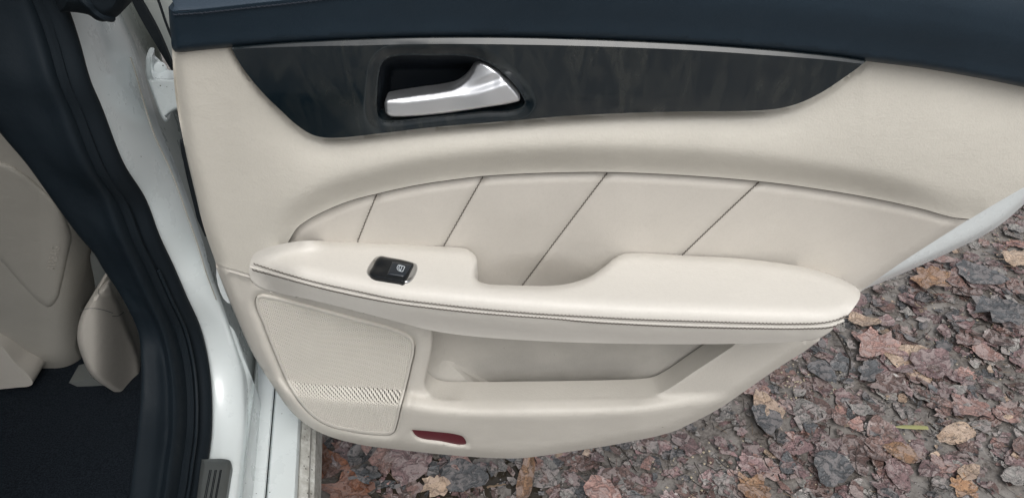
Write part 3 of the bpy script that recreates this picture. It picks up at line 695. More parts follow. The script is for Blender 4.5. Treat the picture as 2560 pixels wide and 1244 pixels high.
ribbon('pillar_trim', [r2 + np.array([-.002, 0, 0]), r3 + np.array([0.002, -0.003, 0.003]), r3*0.8+r4*0.2 + np.array([-0.002, 0, -0.004]), r3*0.4+r4*0.6 + np.array([0.003, -0.002, 0.002]), r4, r4 + np.array([-0.012, 0.05, -0.03])], m_trim, car, n=n, sub=5)
b = MB(); hl = resample(off_px(A, -30, -.004), 140)[70:]; b.tube(hl, 0.0022, 6); b.build('seal_lip', m_trim, car)
# carpet floor, far side, roof over the cabin
V = [(-1.75, -1.2, .285), (-0.40, -1.2, .285), (-0.455, 0.9, .285), (-1.75, 0.9, .285)]
def grid(name, c, n, mat, parent, zf=None):
    V = []; F = []
    for i in range(n+1):
        for j in range(n+1):
            u, v = i/n, j/n; p = (1-u)*(1-v)*np.array(c[0]) + u*(1-v)*np.array(c[1]) + u*v*np.array(c[2]) + (1-u)*v*np.array(c[3])
            if zf: p = p + np.array([0, 0, zf(p)])
            V.append(p)
    for i in range(n):
        for j in range(n): F.append((i*(n+1)+j, (i+1)*(n+1)+j, (i+1)*(n+1)+j+1, i*(n+1)+j+1))
    return link_mesh(name, V, F, mat, parent)
grid('floor_carpet', V, 30, m_carpet, car, lambda p: 0.006*noise.noise(Vector(p)*7) + 0.05*max(0, min(1, (p[0]+0.56)/0.10)) + 0.16*max(0, min(1, (p[1]-0.35)/0.3)))
def slab(mb, lo, hi):
    x0, y0, z0 = lo; x1, y1, z1 = hi
    mb.add([(x0,y0,z0),(x1,y0,z0),(x1,y1,z0),(x0,y1,z0),(x0,y0,z1),(x1,y0,z1),(x1,y1,z1),(x0,y1,z1)], [(3,2,1,0),(4,5,6,7),(0,1,5,4),(1,2,6,5),(2,3,7,6),(3,0,4,7)])
def arch(name, mat, z0, thick, d0, d1, s0, s1):
    V = []; F = []; nu, nv = 14, 10
    for k in (0, 1):
        for i in range(nu+1):
            for j in range(nv+1):
                u, v = i/nu, j/nv; d = d0 + (d1-d0)*u; s = s0 + (s1-s0)*v
                z = z0 + 0.06*math.sin(math.pi*u) - 0.10*(2*v-1)**2*0.5 + k*thick
                V.append(np.array([NX*d, NY*d, z]) + FW*s)
    N_ = (nu+1)*(nv+1); ix = lambda i, j, k: k*N_ + i*(nv+1) + j
    for i in range(nu):
        for j in range(nv):
            F.append((ix(i,j,1), ix(i+1,j,1), ix(i+1,j+1,1), ix(i,j+1,1))); F.append((ix(i,j,0), ix(i,j+1,0), ix(i+1,j+1,0), ix(i+1,j,0)))
    for i in range(nu): F += [(ix(i,0,0), ix(i+1,0,0), ix(i+1,0,1), ix(i,0,1)), (ix(i,nv,0), ix(i,nv,1), ix(i+1,nv,1), ix(i+1,nv,0))]
    for j in range(nv): F += [(ix(0,j,0), ix(0,j,1), ix(0,j+1,1), ix(0,j+1,0)), (ix(nu,j,0), ix(nu,j+1,0), ix(nu,j+1,1), ix(nu,j,1))]
    return link_mesh(name, V, F, mat, car, 40)
arch('roof', m_clean, 1.34, 0.03, -1.70, -0.60, -1.3, 0.9)
b = MB(); slab(b, (-1.82, -1.2, 0.2), (-1.76, 1.2, 0.86)); b.build('far_side', m_trim, car)
# the closed front door beyond the open one
V = []; F = []; prof = [(-.415, .98), (-.385, .88), (-.345, .75), (-.318, .60), (-.312, .45), (-.325, .30), (-.36, .20)]
for d, z in prof:
    for sx_ in np.linspace(0.30, 1.6, 12): V.append(np.array([NX*d, NY*d, z]) + FW*sx_)
for i in range(len(prof)-1):
    for j in range(11): F.append((i*12+j, (i+1)*12+j, (i+1)*12+j+1, i*12+j+1))
link_mesh('front_door', V, F, m_clean, car)
# pieces at the top of the pillar
def onYc(y): return lambda x, yy: onY(x, yy, -y + 0*np.asarray(x))
GA = [(120,-60),(143,10),(152,31),(170,30),(205,34),(222,38),(240,50),(258,55),(278,50),(300,36),(313,18),(322,-6),(330,-60)]
ga_l = spline(GA, True, 6)
def pf_ga(x, y): d = dist(x, y, ga_l, True); return onY(x, y, 0.004 + 0.020*np.sqrt(np.clip(d/26, 0, 1)))
patch('seal_corner', GA, pf_ga, m_seal, car, step=6, rim=(0, 0.05, 0))
b = MB(); C = spline([(190,-20),(222,12),(255,40),(280,46)], False, 6); b.tube(pf_ga(C[:, 0], C[:, 1]), 0.004, 8); b.build('seal_corner_lip', m_trim, car)
STRIP = [(318,-30,1),(328,0),(360,62),(400,130),(437,190,1),(446,190,1),(436,176),(425,150),(412,118),(394,78),(368,30),(351,0),(338,-30,1)]
patch('pillar_strip', STRIP, onYc(0.172), m_rubber, car, step=6, rim=(0, 0.006, 0))
FD = [(331,-30,1),(346,0),(366,36),(394,86),(428,158),(445,200,1),(480,200,1),(470,60),(440,-30,1)]
patch('front_door_edge', FD, lambda x, y: onY(x, y, -0.190 - 0.00035*(np.asarray(x)-340)), m_white_shaded, car, step=8, rim=(0, 0.02, 0))
b = MB(); C = spline([(380,-30),(395,10),(412,60),(432,110)], False, 6); b.tube(onY(C[:, 0]+4, C[:, 1], -0.196), 0.0016, 6); b.build('front_door_seam', m_rubber, car)
# hinge: bent plate with a bolt
HL = [(366,141),(372,137),(378,138),(380,158),(382,178),(386,190),(393,194),(420,195),(455,196,1),(470,262,1),(448,272),(424,285),(418,292),(423,298),(420,303),(412,304),(404,294),(386,250),(369,203),(364,185),(364,165)]
hl_l = spline(HL, True, 5)
def pf_h(x, y):
    d = dist(x, y, hl_l, True); return onY(x, y, -0.118 - 0.012*(1 - sm(d/5)) - 0.02*sm((386-x)/14)*(y < 200))
hinge = patch('hinge', HL, pf_h, m_white, car, step=4, rim=(-0.004, 0.02, 0), sharp=60)
b = MB(); c = onY(396, 171, -0.150); nrm = np.array([0.75, -0.62, 0.2]); nrm /= np.linalg.norm(nrm)
b.tube([c, c + nrm*0.005, c + nrm*0.0065], [0.0085, 0.0085, 0.0055], 14); b.build('bolt', m_white, hinge)
GUS = [(378,140),(392,150),(420,180),(440,196),(390,194),(382,178)]
patch('hinge_plate', GUS, onYc(0.155), m_white, hinge, step=6, rim=(0, 0.004, 0))

# ================================================================== THE FRONT SEAT
seat = bpy.data.objects.new('front_seat', None); COL.objects.link(seat); seat.parent = car; seat.location = (-0.40, 0.25, 0.285)
def y_seat(px, py):
    y = 0.045 + 0.00020*(py-300) + 0.10*np.clip((px-135)/110, 0, 1)**2 + 0.05*np.clip((py-880)/80, 0, 1)**2 - 0.0001*np.clip(100-px, 0, 400)
    return y
SB = [(-260,160),(0,322),(120,440),(222,556),(238,631),(238,684),(236,716),(227,742),(205,775),(196,830),(190,870),(206,905),(205,925),(195,941),(172,952),(136,958),(82,957),(40,907),(0,860),(-260,640)]
patch('seat_back', SB, lambda x, y: onY(x, y, -y_seat(x, y)), m_seat, seat, step=10, rim=(-0.02, 0.10, 0), sharp=50)
BP = [(-260,240),(0,401),(37,418),(108,472),(160,535),(180,592),(171,640),(156,707),(142,751),(122,768),(106,762),(61,720),(0,651),(-260,440)]
bp_l = spline(BP, True, 8)
def pf_bp(x, y): d = dist(x, y, bp_l, True); return onY(x, y, -y_seat(x, y) + 0.007*np.sqrt(np.clip(d/9, 0, 1)) - 0.002)
bp = patch('back_panel', BP, pf_bp, m_seat, seat, step=7, rim=(0, 0.01, 0), sharp=60)
FLAP = [(-260,690),(0,862),(40,908),(82,955),(80,961),(40,968),(0,972),(-260,1000)]
patch('seat_flap', FLAP, lambda x, y: onY(x, y, -(0.125 + 0*x)), m_seatp, seat, step=12, rim=(0, 0.05, 0))
patch('red_tab', [(-120,985,1),(-20,976,1),(30,978,1),(46,988),(20,997),(-120,1010,1)], lambda x, y: onY(x, y, -0.21), M('red_plastic', (0.10, 0.01, 0.012), 0.5).m, seat, step=10, rim=(0, 0.02, 0))
VAL = [(272,698),(262,707),(247,721),(228,743),(213,766),(200,795),(194,822),(193,848),(199,875),(217,920),(228,937),(245,952),(290,981),(325,997),(342,1003),(352,997),(356,952),(352,897),(330,835),(317,807),(308,780),(290,734)]
va_l = spline(VAL, True, 6)
def pf_va(x, y):
    d = dist(x, y, va_l, True); yy = 0.065 + 0.11*sm((x-225)/150) + 0.02*np.clip((740-y)/40, 0, 1)
    return onY(x, y, -yy - 0.022*np.clip(1 - d/12, 0, 1)**2)
va = patch('side_cover', VAL, pf_va, m_seatp, seat, step=6, rim=(0, 0.06, 0), sharp=60)
b = MB()
for Cq in ([(203,775),(228,770),(252,773),(282,782)], [(246,722),(246,735)], [(280,790),(296,789),(309,780)]):
    C = spline(Cq, False, 4); P = pf_va(C[:, 0], C[:, 1]); b.tube(P + np.array([0, 0.0002, 0.0]), 0.0006, 5)
b.build('cover_seam', m_greyp, seat)
patch('side_rail', [(172,956,1),(228,943,1),(290,981,1),(243,988,1)], onYc(0.14), m_greyp, seat, step=8, rim=(0, 0.04, 0))
patch('seat_hinge_cover', [(230,625),(240,622),(262,668),(275,700),(262,712),(242,722),(236,700)], onYc(0.17), m_greyp, seat, step=8, rim=(0, 0.03, 0))
# cushion in front of the seat back, out of sight of the camera but there
b = MB(); slab(b, (-1.12, 0.30, 0.32), (-0.66, 0.80, 0.47)); b.build('seat_cushion', m_seat, seat)
# raised lettering on the side of the back panel, reading upwards
fc = bpy.data.curves.new('airbag_text', 'FONT'); fc.body = 'AIRBAG'; fc.size = 0.0115; fc.extrude = 0.00012; fc.space_character = 1.25
fo = bpy.data.objects.new('t', fc); COL.objects.link(fo)
tm = bpy.data.meshes.new_from_object(fo.evaluated_get(bpy.context.evaluated_depsgraph_get())); bpy.data.objects.remove(fo)
p0 = pf_bp(np.array([137.0, 150.0, 148.0]), np.array([674.0, 616.0, 676.0])); vx = p0[1]-p0[0]; Lx = np.linalg.norm(vx); vx /= Lx
nv = np.cross(vx, p0[2]-p0[0]); nv /= np.linalg.norm(nv)
if nv[1] > 0: nv = -nv
vy = np.cross(nv, vx); sc = Lx/max(v.co.x for v in tm.vertices)
Mx = Matrix([[vx[0], vy[0], nv[0], 0], [vx[1], vy[1], nv[1], 0], [vx[2], vy[2], nv[2], 0], [0, 0, 0, 1]])
tm.transform(Matrix.Translation(Vector(p0[0] + nv*0.0012)) @ Mx @ Matrix.Diagonal((sc, sc, 1, 1)))
tm.materials.append(m_seatp); to = bpy.data.objects.new('airbag_lettering', tm); COL.objects.link(to); to.parent = seat; rel(to, seat)

# ================================================================== THE GROUND
gm = M('wet_mud', rough=0.2, spec=0.5)
nA = gm.noise(14, 5, 0.6); nB = gm.noise(160, 4, 0.65); nC = gm.noise(45, 3)
gc = gm.mix(gm.ramp(nB, [(0.35, 0.0), (0.7, 1.0)]), (0.085, 0.074, 0.066), (0.225, 0.206, 0.190))
gc = gm.mix(gm.ramp(nA, [(0.42, 0.0), (0.62, 0.8)]), gc, (0.25, 0.235, 0.220))
gm.set('Base Color', gc); gm.set('Roughness', gm.ramp(nC, [(0.38, 0.08), (0.60, 0.38)])); gm.bump(gm.mix(0.5, nB, nC), 0.35, 0.003); m_ground = gm.m
def axis(lo, hi, st, far):
    core = np.arange(lo, hi + st, st); k = []; x = hi + st; g = st
    while x < far: g *= 1.45; x += g; k.append(x)
    l = []; x = lo; g = st
    while x > -far: g *= 1.45; x -= g; l.append(x)
    return np.array(l[::-1] + list(core) + k)
gxs = axis(-0.5, 1.75, 0.0085, 40); gys = axis(0.0, 1.45, 0.0085, 40)
def ground_z(x, y):
    h = 0.010*noise.noise(Vector((x*5, y*5, 1.3))) + 0.006*noise.noise(Vector((x*19, y*19, 4.0))) + 0.0025*noise.noise(Vector((x*70, y*70, 8.0)))
    pud = -0.0035 - 0.012*max(0, min(1, (x + 0.02)/0.25))
    return max(h, pud)
V = [(x, y, ground_z(x, y) if (-1.5 < x < 3.5 and -1.5 < y < 3.5) else 0.0) for y in gys for x in gxs]; nx_ = len(gxs)
F = [(j*nx_+i, j*nx_+i+1, (j+1)*nx_+i+1, (j+1)*nx_+i) for j in range(len(gys)-1) for i in range(nx_-1)]
tag(link_mesh('ground', V, F, m_ground), kind='structure')

# standing water beside the sill
wm = M('puddle_water', (0.040, 0.034, 0.026), 0.03, spec=0.5); wm.bump(wm.noise(30, 2), 0.05, 0.001)
PO = spline([(-0.6,-0.05),(-0.2,-0.08),(0.02,0.02),(0.06,0.12),(-0.02,0.22),(0.03,0.30),(-0.05,0.40),(-0.25,0.46),(-0.6,0.45)], True, 0.03)
tag(link_mesh('puddle', [(x, y, -0.0028) for x, y in PO], [tuple(range(len(PO)))], wm.m, None, None, False), kind='structure')
# --- fallen leaves
def leaf_mat(name, c1, c2, rough=0.3, film=0.45):
    m = M(name, c1, rough, spec=0.6, coat=1.0, coat_r=0.05)
    oi = m.node('ShaderNodeObjectInfo'); ge = m.node('ShaderNodeNewGeometry')
    su = m.node('ShaderNodeMath', operation='ADD'); m.wire(oi.outputs['Random'], su.inputs[0]); m.wire(ge.outputs['Random Per Island'], su.inputs[1])
    fr = m.node('ShaderNodeMath', operation='FRACT'); m.wire(su.outputs[0], fr.inputs[0]); rnd = fr.outputs[0]
    ad = m.node('ShaderNodeVectorMath', operation='MULTIPLY_ADD'); m.wire(m.coords((1, 1, 1)), ad.inputs[0]); ad.inputs[1].default_value = (0.09, 0.09, 0.09)
    wp = ge.outputs['Position']; vec = wp
    n = m.noise(26, 4, 0.6, vec); c = m.mix(m.ramp(n, [(0.32, 0.0), (0.68, 1.0)]), c1, c2)
    hsv = m.node('ShaderNodeHueSaturation'); mr = m.node('ShaderNodeMapRange'); mr.inputs[3].default_value = 0.68; mr.inputs[4].default_value = 1.55
    m.wire(rnd, mr.inputs[0]); m.wire(mr.outputs[0], hsv.inputs['Value']); m.wire(c, hsv.inputs['Color']); c = hsv.outputs[0]
    f = m.noise(48, 5, 0.62, vec, 0.8); ff = m.ramp(f, [(0.475, 0.0), (0.555, min(1, film*1.25))])
    c = m.mix(ff, c, (0.315, 0.272, 0.260))  # muddy wet film, with the sky's sheen put into its pale colour
    # pale midrib and side veins
    sx = m.node('ShaderNodeSeparateXYZ'); m.wire(m.coords(), sx.inputs[0])
    ab = m.node('ShaderNodeMath', operation='ABSOLUTE'); m.wire(sx.outputs[1], ab.inputs[0])
    c = m.mix(m.ramp(ab.outputs[0], [(0.006, 0.35), (0.022, 0.0)]), c, tuple(min(1, x*1.5) for x in c2))
    c = m.mix(m.ramp(m.noise(230, 3, 0.55, vec), [(0.58, 0.0), (0.70, 0.75)]), c, (0.035, 0.030, 0.026))
    m.set('Base Color', c); m.set('Roughness', m.ramp(f, [(0.46, rough+0.02), (0.54, 0.05)]))
    m.bump(m.mix(0.5, m.noise(110, 4, 0.65, vec), m.ramp(f, [(0.42, 0.0), (0.53, 1.0)])), 1.0, 0.006); return m.m
LM = {'mauve': leaf_mat('mauve_brown_leaf', (0.135, 0.080, 0.080), (0.235, 0.155, 0.152), 0.3, 0.45),
      'brown': leaf_mat('brown_leaf', (0.095, 0.053, 0.044), (0.175, 0.110, 0.094)),
      'rust': leaf_mat('rust_leaf', (0.24, 0.132, 0.112), (0.32, 0.200, 0.172), 0.32, 0.5),
      'orange': leaf_mat('orange_leaf', (0.29, 0.15, 0.075), (0.38, 0.225, 0.125), 0.3, 0.35),
      'tan': leaf_mat('tan_leaf', (0.31, 0.215, 0.150), (0.41, 0.31, 0.23), 0.35, 0.2),
      'slate': leaf_mat('slate_leaf', (0.045, 0.048, 0.052), (0.105, 0.108, 0.112), 0.25, 0.3),
      'grey': leaf_mat('grey_leaf', (0.185, 0.175, 0.165), (0.270, 0.258, 0.240), 0.25, 0.6),
      'chestnut': leaf_mat('chestnut_leaf', (0.115, 0.046, 0.028), (0.215, 0.095, 0.055), 0.2, 0.2)}
def leaf_mesh(kind, seed):
    r = random.Random(seed); n = 22; pts = []
    for i in range(n):
        t = i/n*2*math.pi; s = math.sin(t); c = math.cos(t)
        if kind == 'oval': x, y = c*0.5, s*0.33*(1 - 0.25*c)
        elif kind == 'heart': x, y = c*0.5, s*0.46*(1 - 0.45*c)
        elif kind == 'lobed': k = 1 + 0.13*math.cos(5*t + 0.8*math.sin(t)) + r.uniform(-.07, .07); x, y = c*0.46*k, s*0.44*k
        elif kind == 'torn': k = 1 + 0.33*r.uniform(-1, 1); x, y = c*0.45*k*(1 - 0.3*s*r.random()), s*0.38*k
        else: x, y = c*0.5, s*0.12*(1 - 0.2*c)
        if kind in ('oval', 'heart') and abs(t) < 1e-6: x *= 1.12
        jag = 1 + r.uniform(-0.11, 0.09); pts.append((x*jag, y*jag))
    a1, a2, ph = r.uniform(-0.10, 0.20), r.uniform(-0.28, 0.5), r.uniform(0, 6)
    fold = r.choice([0, 0, 0.15, 0.4]); an_ = r.uniform(0, 3.14); fa, fb = math.cos(an_), math.sin(an_)
    def z(x, y): return a1*x*x + a2*y*y + 0.055*math.sin(6*x+ph)*math.cos(8*y+ph) + fold*abs(x*fa + y*fb) - 0.035*math.exp(-(y/0.05)**2)
    V = []; F = []
    for k, sc_ in enumerate((1.0, 0.62)):
        V += [(x*sc_, y*sc_, z(x*sc_, y*sc_) + (r.uniform(-0.03, 0.06) if k == 0 else 0)) for x, y in pts]
    b_ = len(V); V.append((0, 0, z(0, 0)))
    for i in range(n): F.append((i, (i+1) % n, n+(i+1) % n, n+i)); F.append((n+i, n+(i+1) % n, b_))
    # stalk
    s = len(V); x0 = -0.46; V += [(x0, -0.012, z(x0, 0)), (x0, 0.012, z(x0, 0)), (x0-0.30, 0.06, 0.01), (x0-0.30, 0.045, 0.0)]
    if kind != 'torn': F.append((s, s+1, s+2, s+3))
    lo = min(v[2] for v in V); V = [(v[0], v[1], v[2]-lo) for v in V]
    return V, F
SHAPES = {}
def leaf_data(kind, var, col):
    k = (kind, var, col)
    if k not in SHAPES:
        V, F = leaf_mesh(kind, var*31 + len(kind)); me = bpy.data.meshes.new('leaf'); me.from_pydata(V, [], F); me.materials.append(LM[col])
        me.polygons.foreach_set('use_smooth', [True]*len(me.polygons)); SHAPES[k] = me
    return SHAPES[k]
def put_leaf(x, y, size, rot, kind, var, col, label, group, tilt=(0, 0), lift=0.0, name='fallen_leaf', squash=1.0):
    o = bpy.data.objects.new(name, leaf_data(kind, var, col)); COL.objects.link(o)
    o.location = (x, y, ground_z(x, y) + 0.001 + lift); o.scale = (size, size*squash*random.uniform(0.75, 1.1), size*random.uniform(0.25, 0.65)); o.rotation_euler = (tilt[0], tilt[1], rot)
    return tag(o, label, 'leaf', group)
door_poly = spline([(418,-100,1),(424,100),(432,128),(445,250),(485,470),(540,658)] + LOW_EDGE[1:] + [(2082,822),(2117,789),(2150,735),(2210,703),(2284,671),(2383,626),(2456,590),(2506,558),(2560,511),(2720,370),(2720,-100,1)], True, 12)
car_poly = np.array([(-500,-500),(792,-500),(792,1077),(787,1244),(780,1400),(-500,1400)], float)
def visible(x, y):
    px, py = topx(np.array([x, y, 0.0])); 
    if not (700 < px < 2620 and 380 < py < 1300): return False
    return not inside([px], [py], door_poly)[0] and not inside([px], [py], car_poly)[0]
# leaves that stand out: (px, py, length px, rotation deg, shape, colour, label)
KEY_LEAVES = [
 (2275,898,120,200,'heart','tan','big pale tan leaf, the palest broad leaf on the ground'),
 (2330,905,110,330,'heart','mauve','pinkish leaf tucked under the right side of the big pale tan leaf'),
 (2422,1020,110,10,'torn','rust','square salmon leaf below the big pale tan leaf'),
 (2385,1088,100,160,'oval','tan','beige pointed leaf right of the yellow green grass blade'),
 (2470,880,75,20,'oval','rust','rust oval leaf near the right edge, level with the pale tan leaf'),
 (2420,845,75,150,'oval','rust','rust leaf just above another rust oval near the right edge'),
 (2160,805,75,15,'oval','tan','crumpled tan leaf right beside the armrest tip'),
 (2165,838,70,-20,'oval','rust','small light rust leaf under the crumpled tan one by the armrest'),
 (1915,1022,90,250,'heart','tan','light tan heart shaped leaf close under the diagonal door edge'),
 (1910,1165,85,70,'torn','rust','bright red torn leaf with a grey wet stripe near the bottom edge'),
 (1885,1225,90,60,'torn','orange','orange torn leaf at the bottom edge below the bright red one'),
 (1885,980,70,10,'oval','rust','red leaf touching the lower diagonal edge of the door'),
 (2248,1135,80,200,'oval','orange','curled orange leaf left of the beige pointed leaf'),
 (2420,1185,70,-30,'oval','tan','small tan leaf curled over near the bottom right corner'),
 (2405,1220,70,250,'torn','orange','folded orange leaf at the bottom near the right corner'),
 (2535,1195,80,160,'oval','grey','pale grey leaf at the right edge near the bottom corner'),
 (1315,1195,150,-80,'willow','orange','long narrow golden brown leaf standing upright below the red reflector'),
 (828,1160,95,20,'oval','chestnut','glossy orange brown leaf cupped in the puddle beside the sill'),
 (795,1165,95,60,'oval','chestnut','wet chestnut leaf touching the sill edge'),
 (955,1140,110,70,'heart','rust','reddish leaf with water drops under the speaker grille'),
 (915,1130,105,-55,'oval','slate','dark slate leaf folded against the reddish drop covered leaf'),
 (910,1190,80,20,'torn','slate','dark crumpled leaf lying in the puddle'),
 (880,1235,130,10,'torn','chestnut','large torn chestnut leaf at the bottom edge in the puddle'),
 (820,1185,70,160,'oval','brown','brown leaf half sunk under the glossy orange brown one'),
 (1020,1165,100,100,'heart','mauve','greyish mauve leaf standing below the reflector, cleft down the middle'),
 (1060,1120,75,10,'lobed','mauve','small pale pink leaf right under the lower door edge'),
 (1160,1195,120,10,'heart','slate','black glossy leaf with round water drops at the bottom'),
 (1090,1218,70,10,'torn','tan','peach coloured leaf left of the black glossy leaf'),
 (1155,1160,65,30,'oval','rust','salmon leaf above the black glossy leaf'),
 (1505,1235,90,30,'oval','rust','round salmon leaf cut by the bottom edge mid picture'),
 (2075,1180,115,120,'heart','slate','large slate leaf under a clear water film near the bottom'),
 (1915,1060,90,100,'heart','slate','slate grey leaf right below the tan heart shaped leaf'),
 (2055,938,80,70,'heart','slate','curled slate leaf at the diagonal door edge, stalk up'),
 (2170,935,80,-40,'torn','slate','twisted blue slate leaf in the middle of the litter'),
 (2220,968,90,0,'torn','brown','olive brown curled leaf with yellow spots'),
 (2490,785,120,30,'torn','slate','broad dark slate leaf near the right edge'),
 (2450,695,110,20,'heart','slate','slate leaf with a pale stone chip on it'),
 (2320,705,95,0,'torn','orange','small orange leaf halfway between door edge and right border'),
 (2345,650,70,10,'oval','rust','red leaf close under the white door edge'),
 (2550,655,90,0,'oval','tan','light orange leaf cut by the right border'),
 (2200,865,120,-20,'torn','rust','faded red leaf right of the armrest end, below its tip'),
]
REFS = ['the big pale tan leaf', 'the pinkish leaf by the big tan leaf', 'the square salmon leaf', 'the beige pointed leaf', 'the rust oval near the right edge', 'the upper rust leaf near the right edge', 'the crumpled tan leaf at the armrest tip', 'the light rust leaf by the armrest', 'the light tan heart shaped leaf', 'the bright red torn leaf', 'the orange torn bottom leaf', 'the red leaf touching the door', 'the curled orange leaf', 'the small curled tan leaf', 'the folded orange leaf', 'the pale grey leaf at the right edge', 'the long golden brown leaf', 'the cupped orange brown leaf', 'the chestnut leaf touching the sill', 'the reddish drop covered leaf', 'the folded dark slate leaf', 'the dark crumpled puddle leaf', 'the large torn chestnut leaf', 'the half sunk brown leaf', 'the cleft mauve leaf', 'the pale pink leaf under the door', 'the black glossy leaf', 'the peach coloured leaf', 'the salmon leaf above the black one', 'the round salmon bottom leaf', 'the large filmed slate leaf', 'the slate leaf below the tan heart', 'the curled slate leaf at the door edge', 'the twisted blue slate leaf', 'the olive leaf with yellow spots', 'the broad dark slate leaf', 'the slate leaf with a stone chip', 'the small orange leaf by the door', 'the red leaf under the white edge', 'the light orange leaf at the border', 'the faded red leaf by the armrest']
USED = set()
def place_words(x, y):
    px, py = topx(np.array([x, y, 0.0])); c = sorted(((math.hypot(k[0]-px, (k[1]-py)*1.2), j) for j, k in enumerate(KEY_LEAVES)))[:6]
    for d, j in c:
        dx, dy = px - KEY_LEAVES[j][0], py - KEY_LEAVES[j][1]; an = math.degrees(math.atan2(-dy, dx)) % 360
        w = ['right of', 'up and right of', 'above', 'up and left of', 'left of', 'down and left of', 'below', 'down and right of'][int((an+22.5)//45) % 8]
        yield ('close ' if d < 60 else '') + w + ' ' + REFS[j]
def own_label(head, x, y, fallback):
    for w in place_words(x, y):
        l = head + ' ' + w
        if l not in USED and len(l.split()) <= 16: USED.add(l); return l
    return fallback
placed = []
for i, (px, py, L, rot, kd_, col, lab) in enumerate(KEY_LEAVES):
    p = onZ(px, py, 0.008); sc_ = L/FPX*(p[1]*CP - (p[2]-CAMZ)*SP - CAMY*CP)
    put_leaf(p[0], p[1], sc_*1.05, math.radians(-rot), kd_, i % 4, col, lab, None, (random.uniform(-.12, .12), random.uniform(-.12, .12)), 0.010 + 0.0002*i)
    placed.append((p[0], p[1], sc_))
SORT = [('mauve', 0.38, 'mauve brown wet leaf pressed flat into the leaf litter', 'mauve brown leaves in the litter'),
        ('brown', 0.22, 'dull dark brown wet leaf lying in the leaf litter', 'dark brown leaves in the litter'),
        ('grey', 0.19, 'mud coated grey leaf lying in the leaf litter', 'grey muddy leaves in the litter'),
        ('slate', 0.10, 'small blackish slate leaf lying in the leaf litter', 'blackish leaves in the litter'),
        ('rust', 0.11, 'small faded rust red leaf lying in the leaf litter', 'faded rust leaves in the litter')]
n_put = 0; tries = 0
while n_put < 255 and tries < 20000:
    tries += 1; x = random.uniform(-0.42, 1.6); y = random.uniform(0.05, 1.45)
    if not visible(x, y): continue
    if x < 0.02 and random.random() < 0.8: continue
    r = random.random(); acc = 0
    for col, f, lab, grp in SORT:
        acc += f
        if r < acc: break
    # the strip along the foot of the door is greyer mud with fewer leaves
    px, py = topx(np.array([x, y, 0.0])); dd = dist([px], [py], low_edge)[0]
    if px > 1250 and dd < 130 and random.random() < 0.45: continue
    s = random.uniform(0.034, 0.072)*(0.8 if col in ('slate', 'rust') else 1)
    kd_ = random.choice(['oval', 'heart', 'torn', 'lobed', 'heart', 'torn'])
    lab = own_label({'mauve': 'mauve brown', 'brown': 'dark brown', 'grey': 'muddy grey', 'slate': 'blackish', 'rust': 'rust red'}[col] + {'oval': ' oval', 'heart': ' broad', 'torn': ' torn', 'lobed': ' lobed'}[kd_] + ' leaf', x, y, lab)
    put_leaf(x, y, s, random.uniform(0, 6.28), kd_, random.randrange(7), col, lab, grp, (random.gauss(0, .07), random.gauss(0, .07)), random.uniform(0.0, 0.009))
    n_put += 1
# --- small litter nobody could count: leaf scraps, further leaves beyond the view, bits of bark
lm_names = ['mauve', 'brown', 'grey', 'slate', 'rust', 'tan']; lb = MB(); protos = {k: leaf_mesh(k, 77+j) for j, k in enumerate(['oval', 'heart', 'torn', 'lobed'])}
def scatter(n, far):
    for _ in range(n):
        if far: x = random.uniform(-3.0, 4.0); y = random.uniform(-3.0, 4.0)
        else: x = random.uniform(-0.45, 1.75); y = random.uniform(0.0, 1.5)
        if far and visible(x, y): continue
        s = random.uniform(0.04, 0.09) if far else random.choice([random.uniform(0.006, 0.022), random.uniform(0.018, 0.045)])
        rz = random.uniform(0, 6.28); ca, sa = math.cos(rz), math.sin(rz); tx, ty = random.gauss(0, .3), random.gauss(0, .3)
        if far: V, F = protos[random.choice(list(protos))]
        else:
            k = random.randint(5, 8); V = []; 
            for q_ in range(k):
                an = q_/k*6.28; rr = random.uniform(0.15, 0.65); V.append((math.cos(an)*rr, math.sin(an)*rr*random.uniform(0.4, 1), random.uniform(-.08, .08)))
            F = [tuple(range(k))]
        zz = ground_z(x, y) + random.uniform(0.001, 0.006 if far else 0.011)
        lb.add([(x + s*(v[0]*ca - v[1]*sa), y + s*(v[0]*sa + v[1]*ca), zz + 0.4*s*v[2]*random.choice([1, 1, 2.5]) + s*(v[0]*tx + v[1]*ty)*0.4) for v in V], F, random.choices(range(6), [4, 3, 4, 3, 1, 0.5])[0])
scatter(9000, False); scatter(1800, True)
tag(lb.build('leaf_litter', [LM[k] for k in lm_names], None, None), kind='stuff')
# --- needles and hair-thin stalks (uncountable)
m_twig = M('wet_twig', (0.030, 0.024, 0.020), 0.35).m; m_twig2 = M('pale_twig', (0.16, 0.115, 0.075), 0.45).m
nb_ = MB()
for _ in range(6500):
    x = random.uniform(-0.42, 1.7); y = random.uniform(0.03, 1.45)
    if not visible(x, y): continue
    L = random.uniform(0.005, 0.026); an = random.gauss(-0.5, 0.9); z = ground_z(x, y) + random.uniform(0.004, 0.013); k = random.uniform(-.25, .25)
    P = [(x + L*t*math.cos(an + k*t), y + L*t*math.sin(an + k*t), z + 0.002*math.sin(3*t+x*50)) for t in (-.5, 0, .5)]
    nb_.tube(P, random.uniform(0.0004, 0.0011), 4, 0 if random.random() < .9 else 1, False)
tag(nb_.build('needle_litter', [m_twig, m_twig2], None, None), kind='stuff')
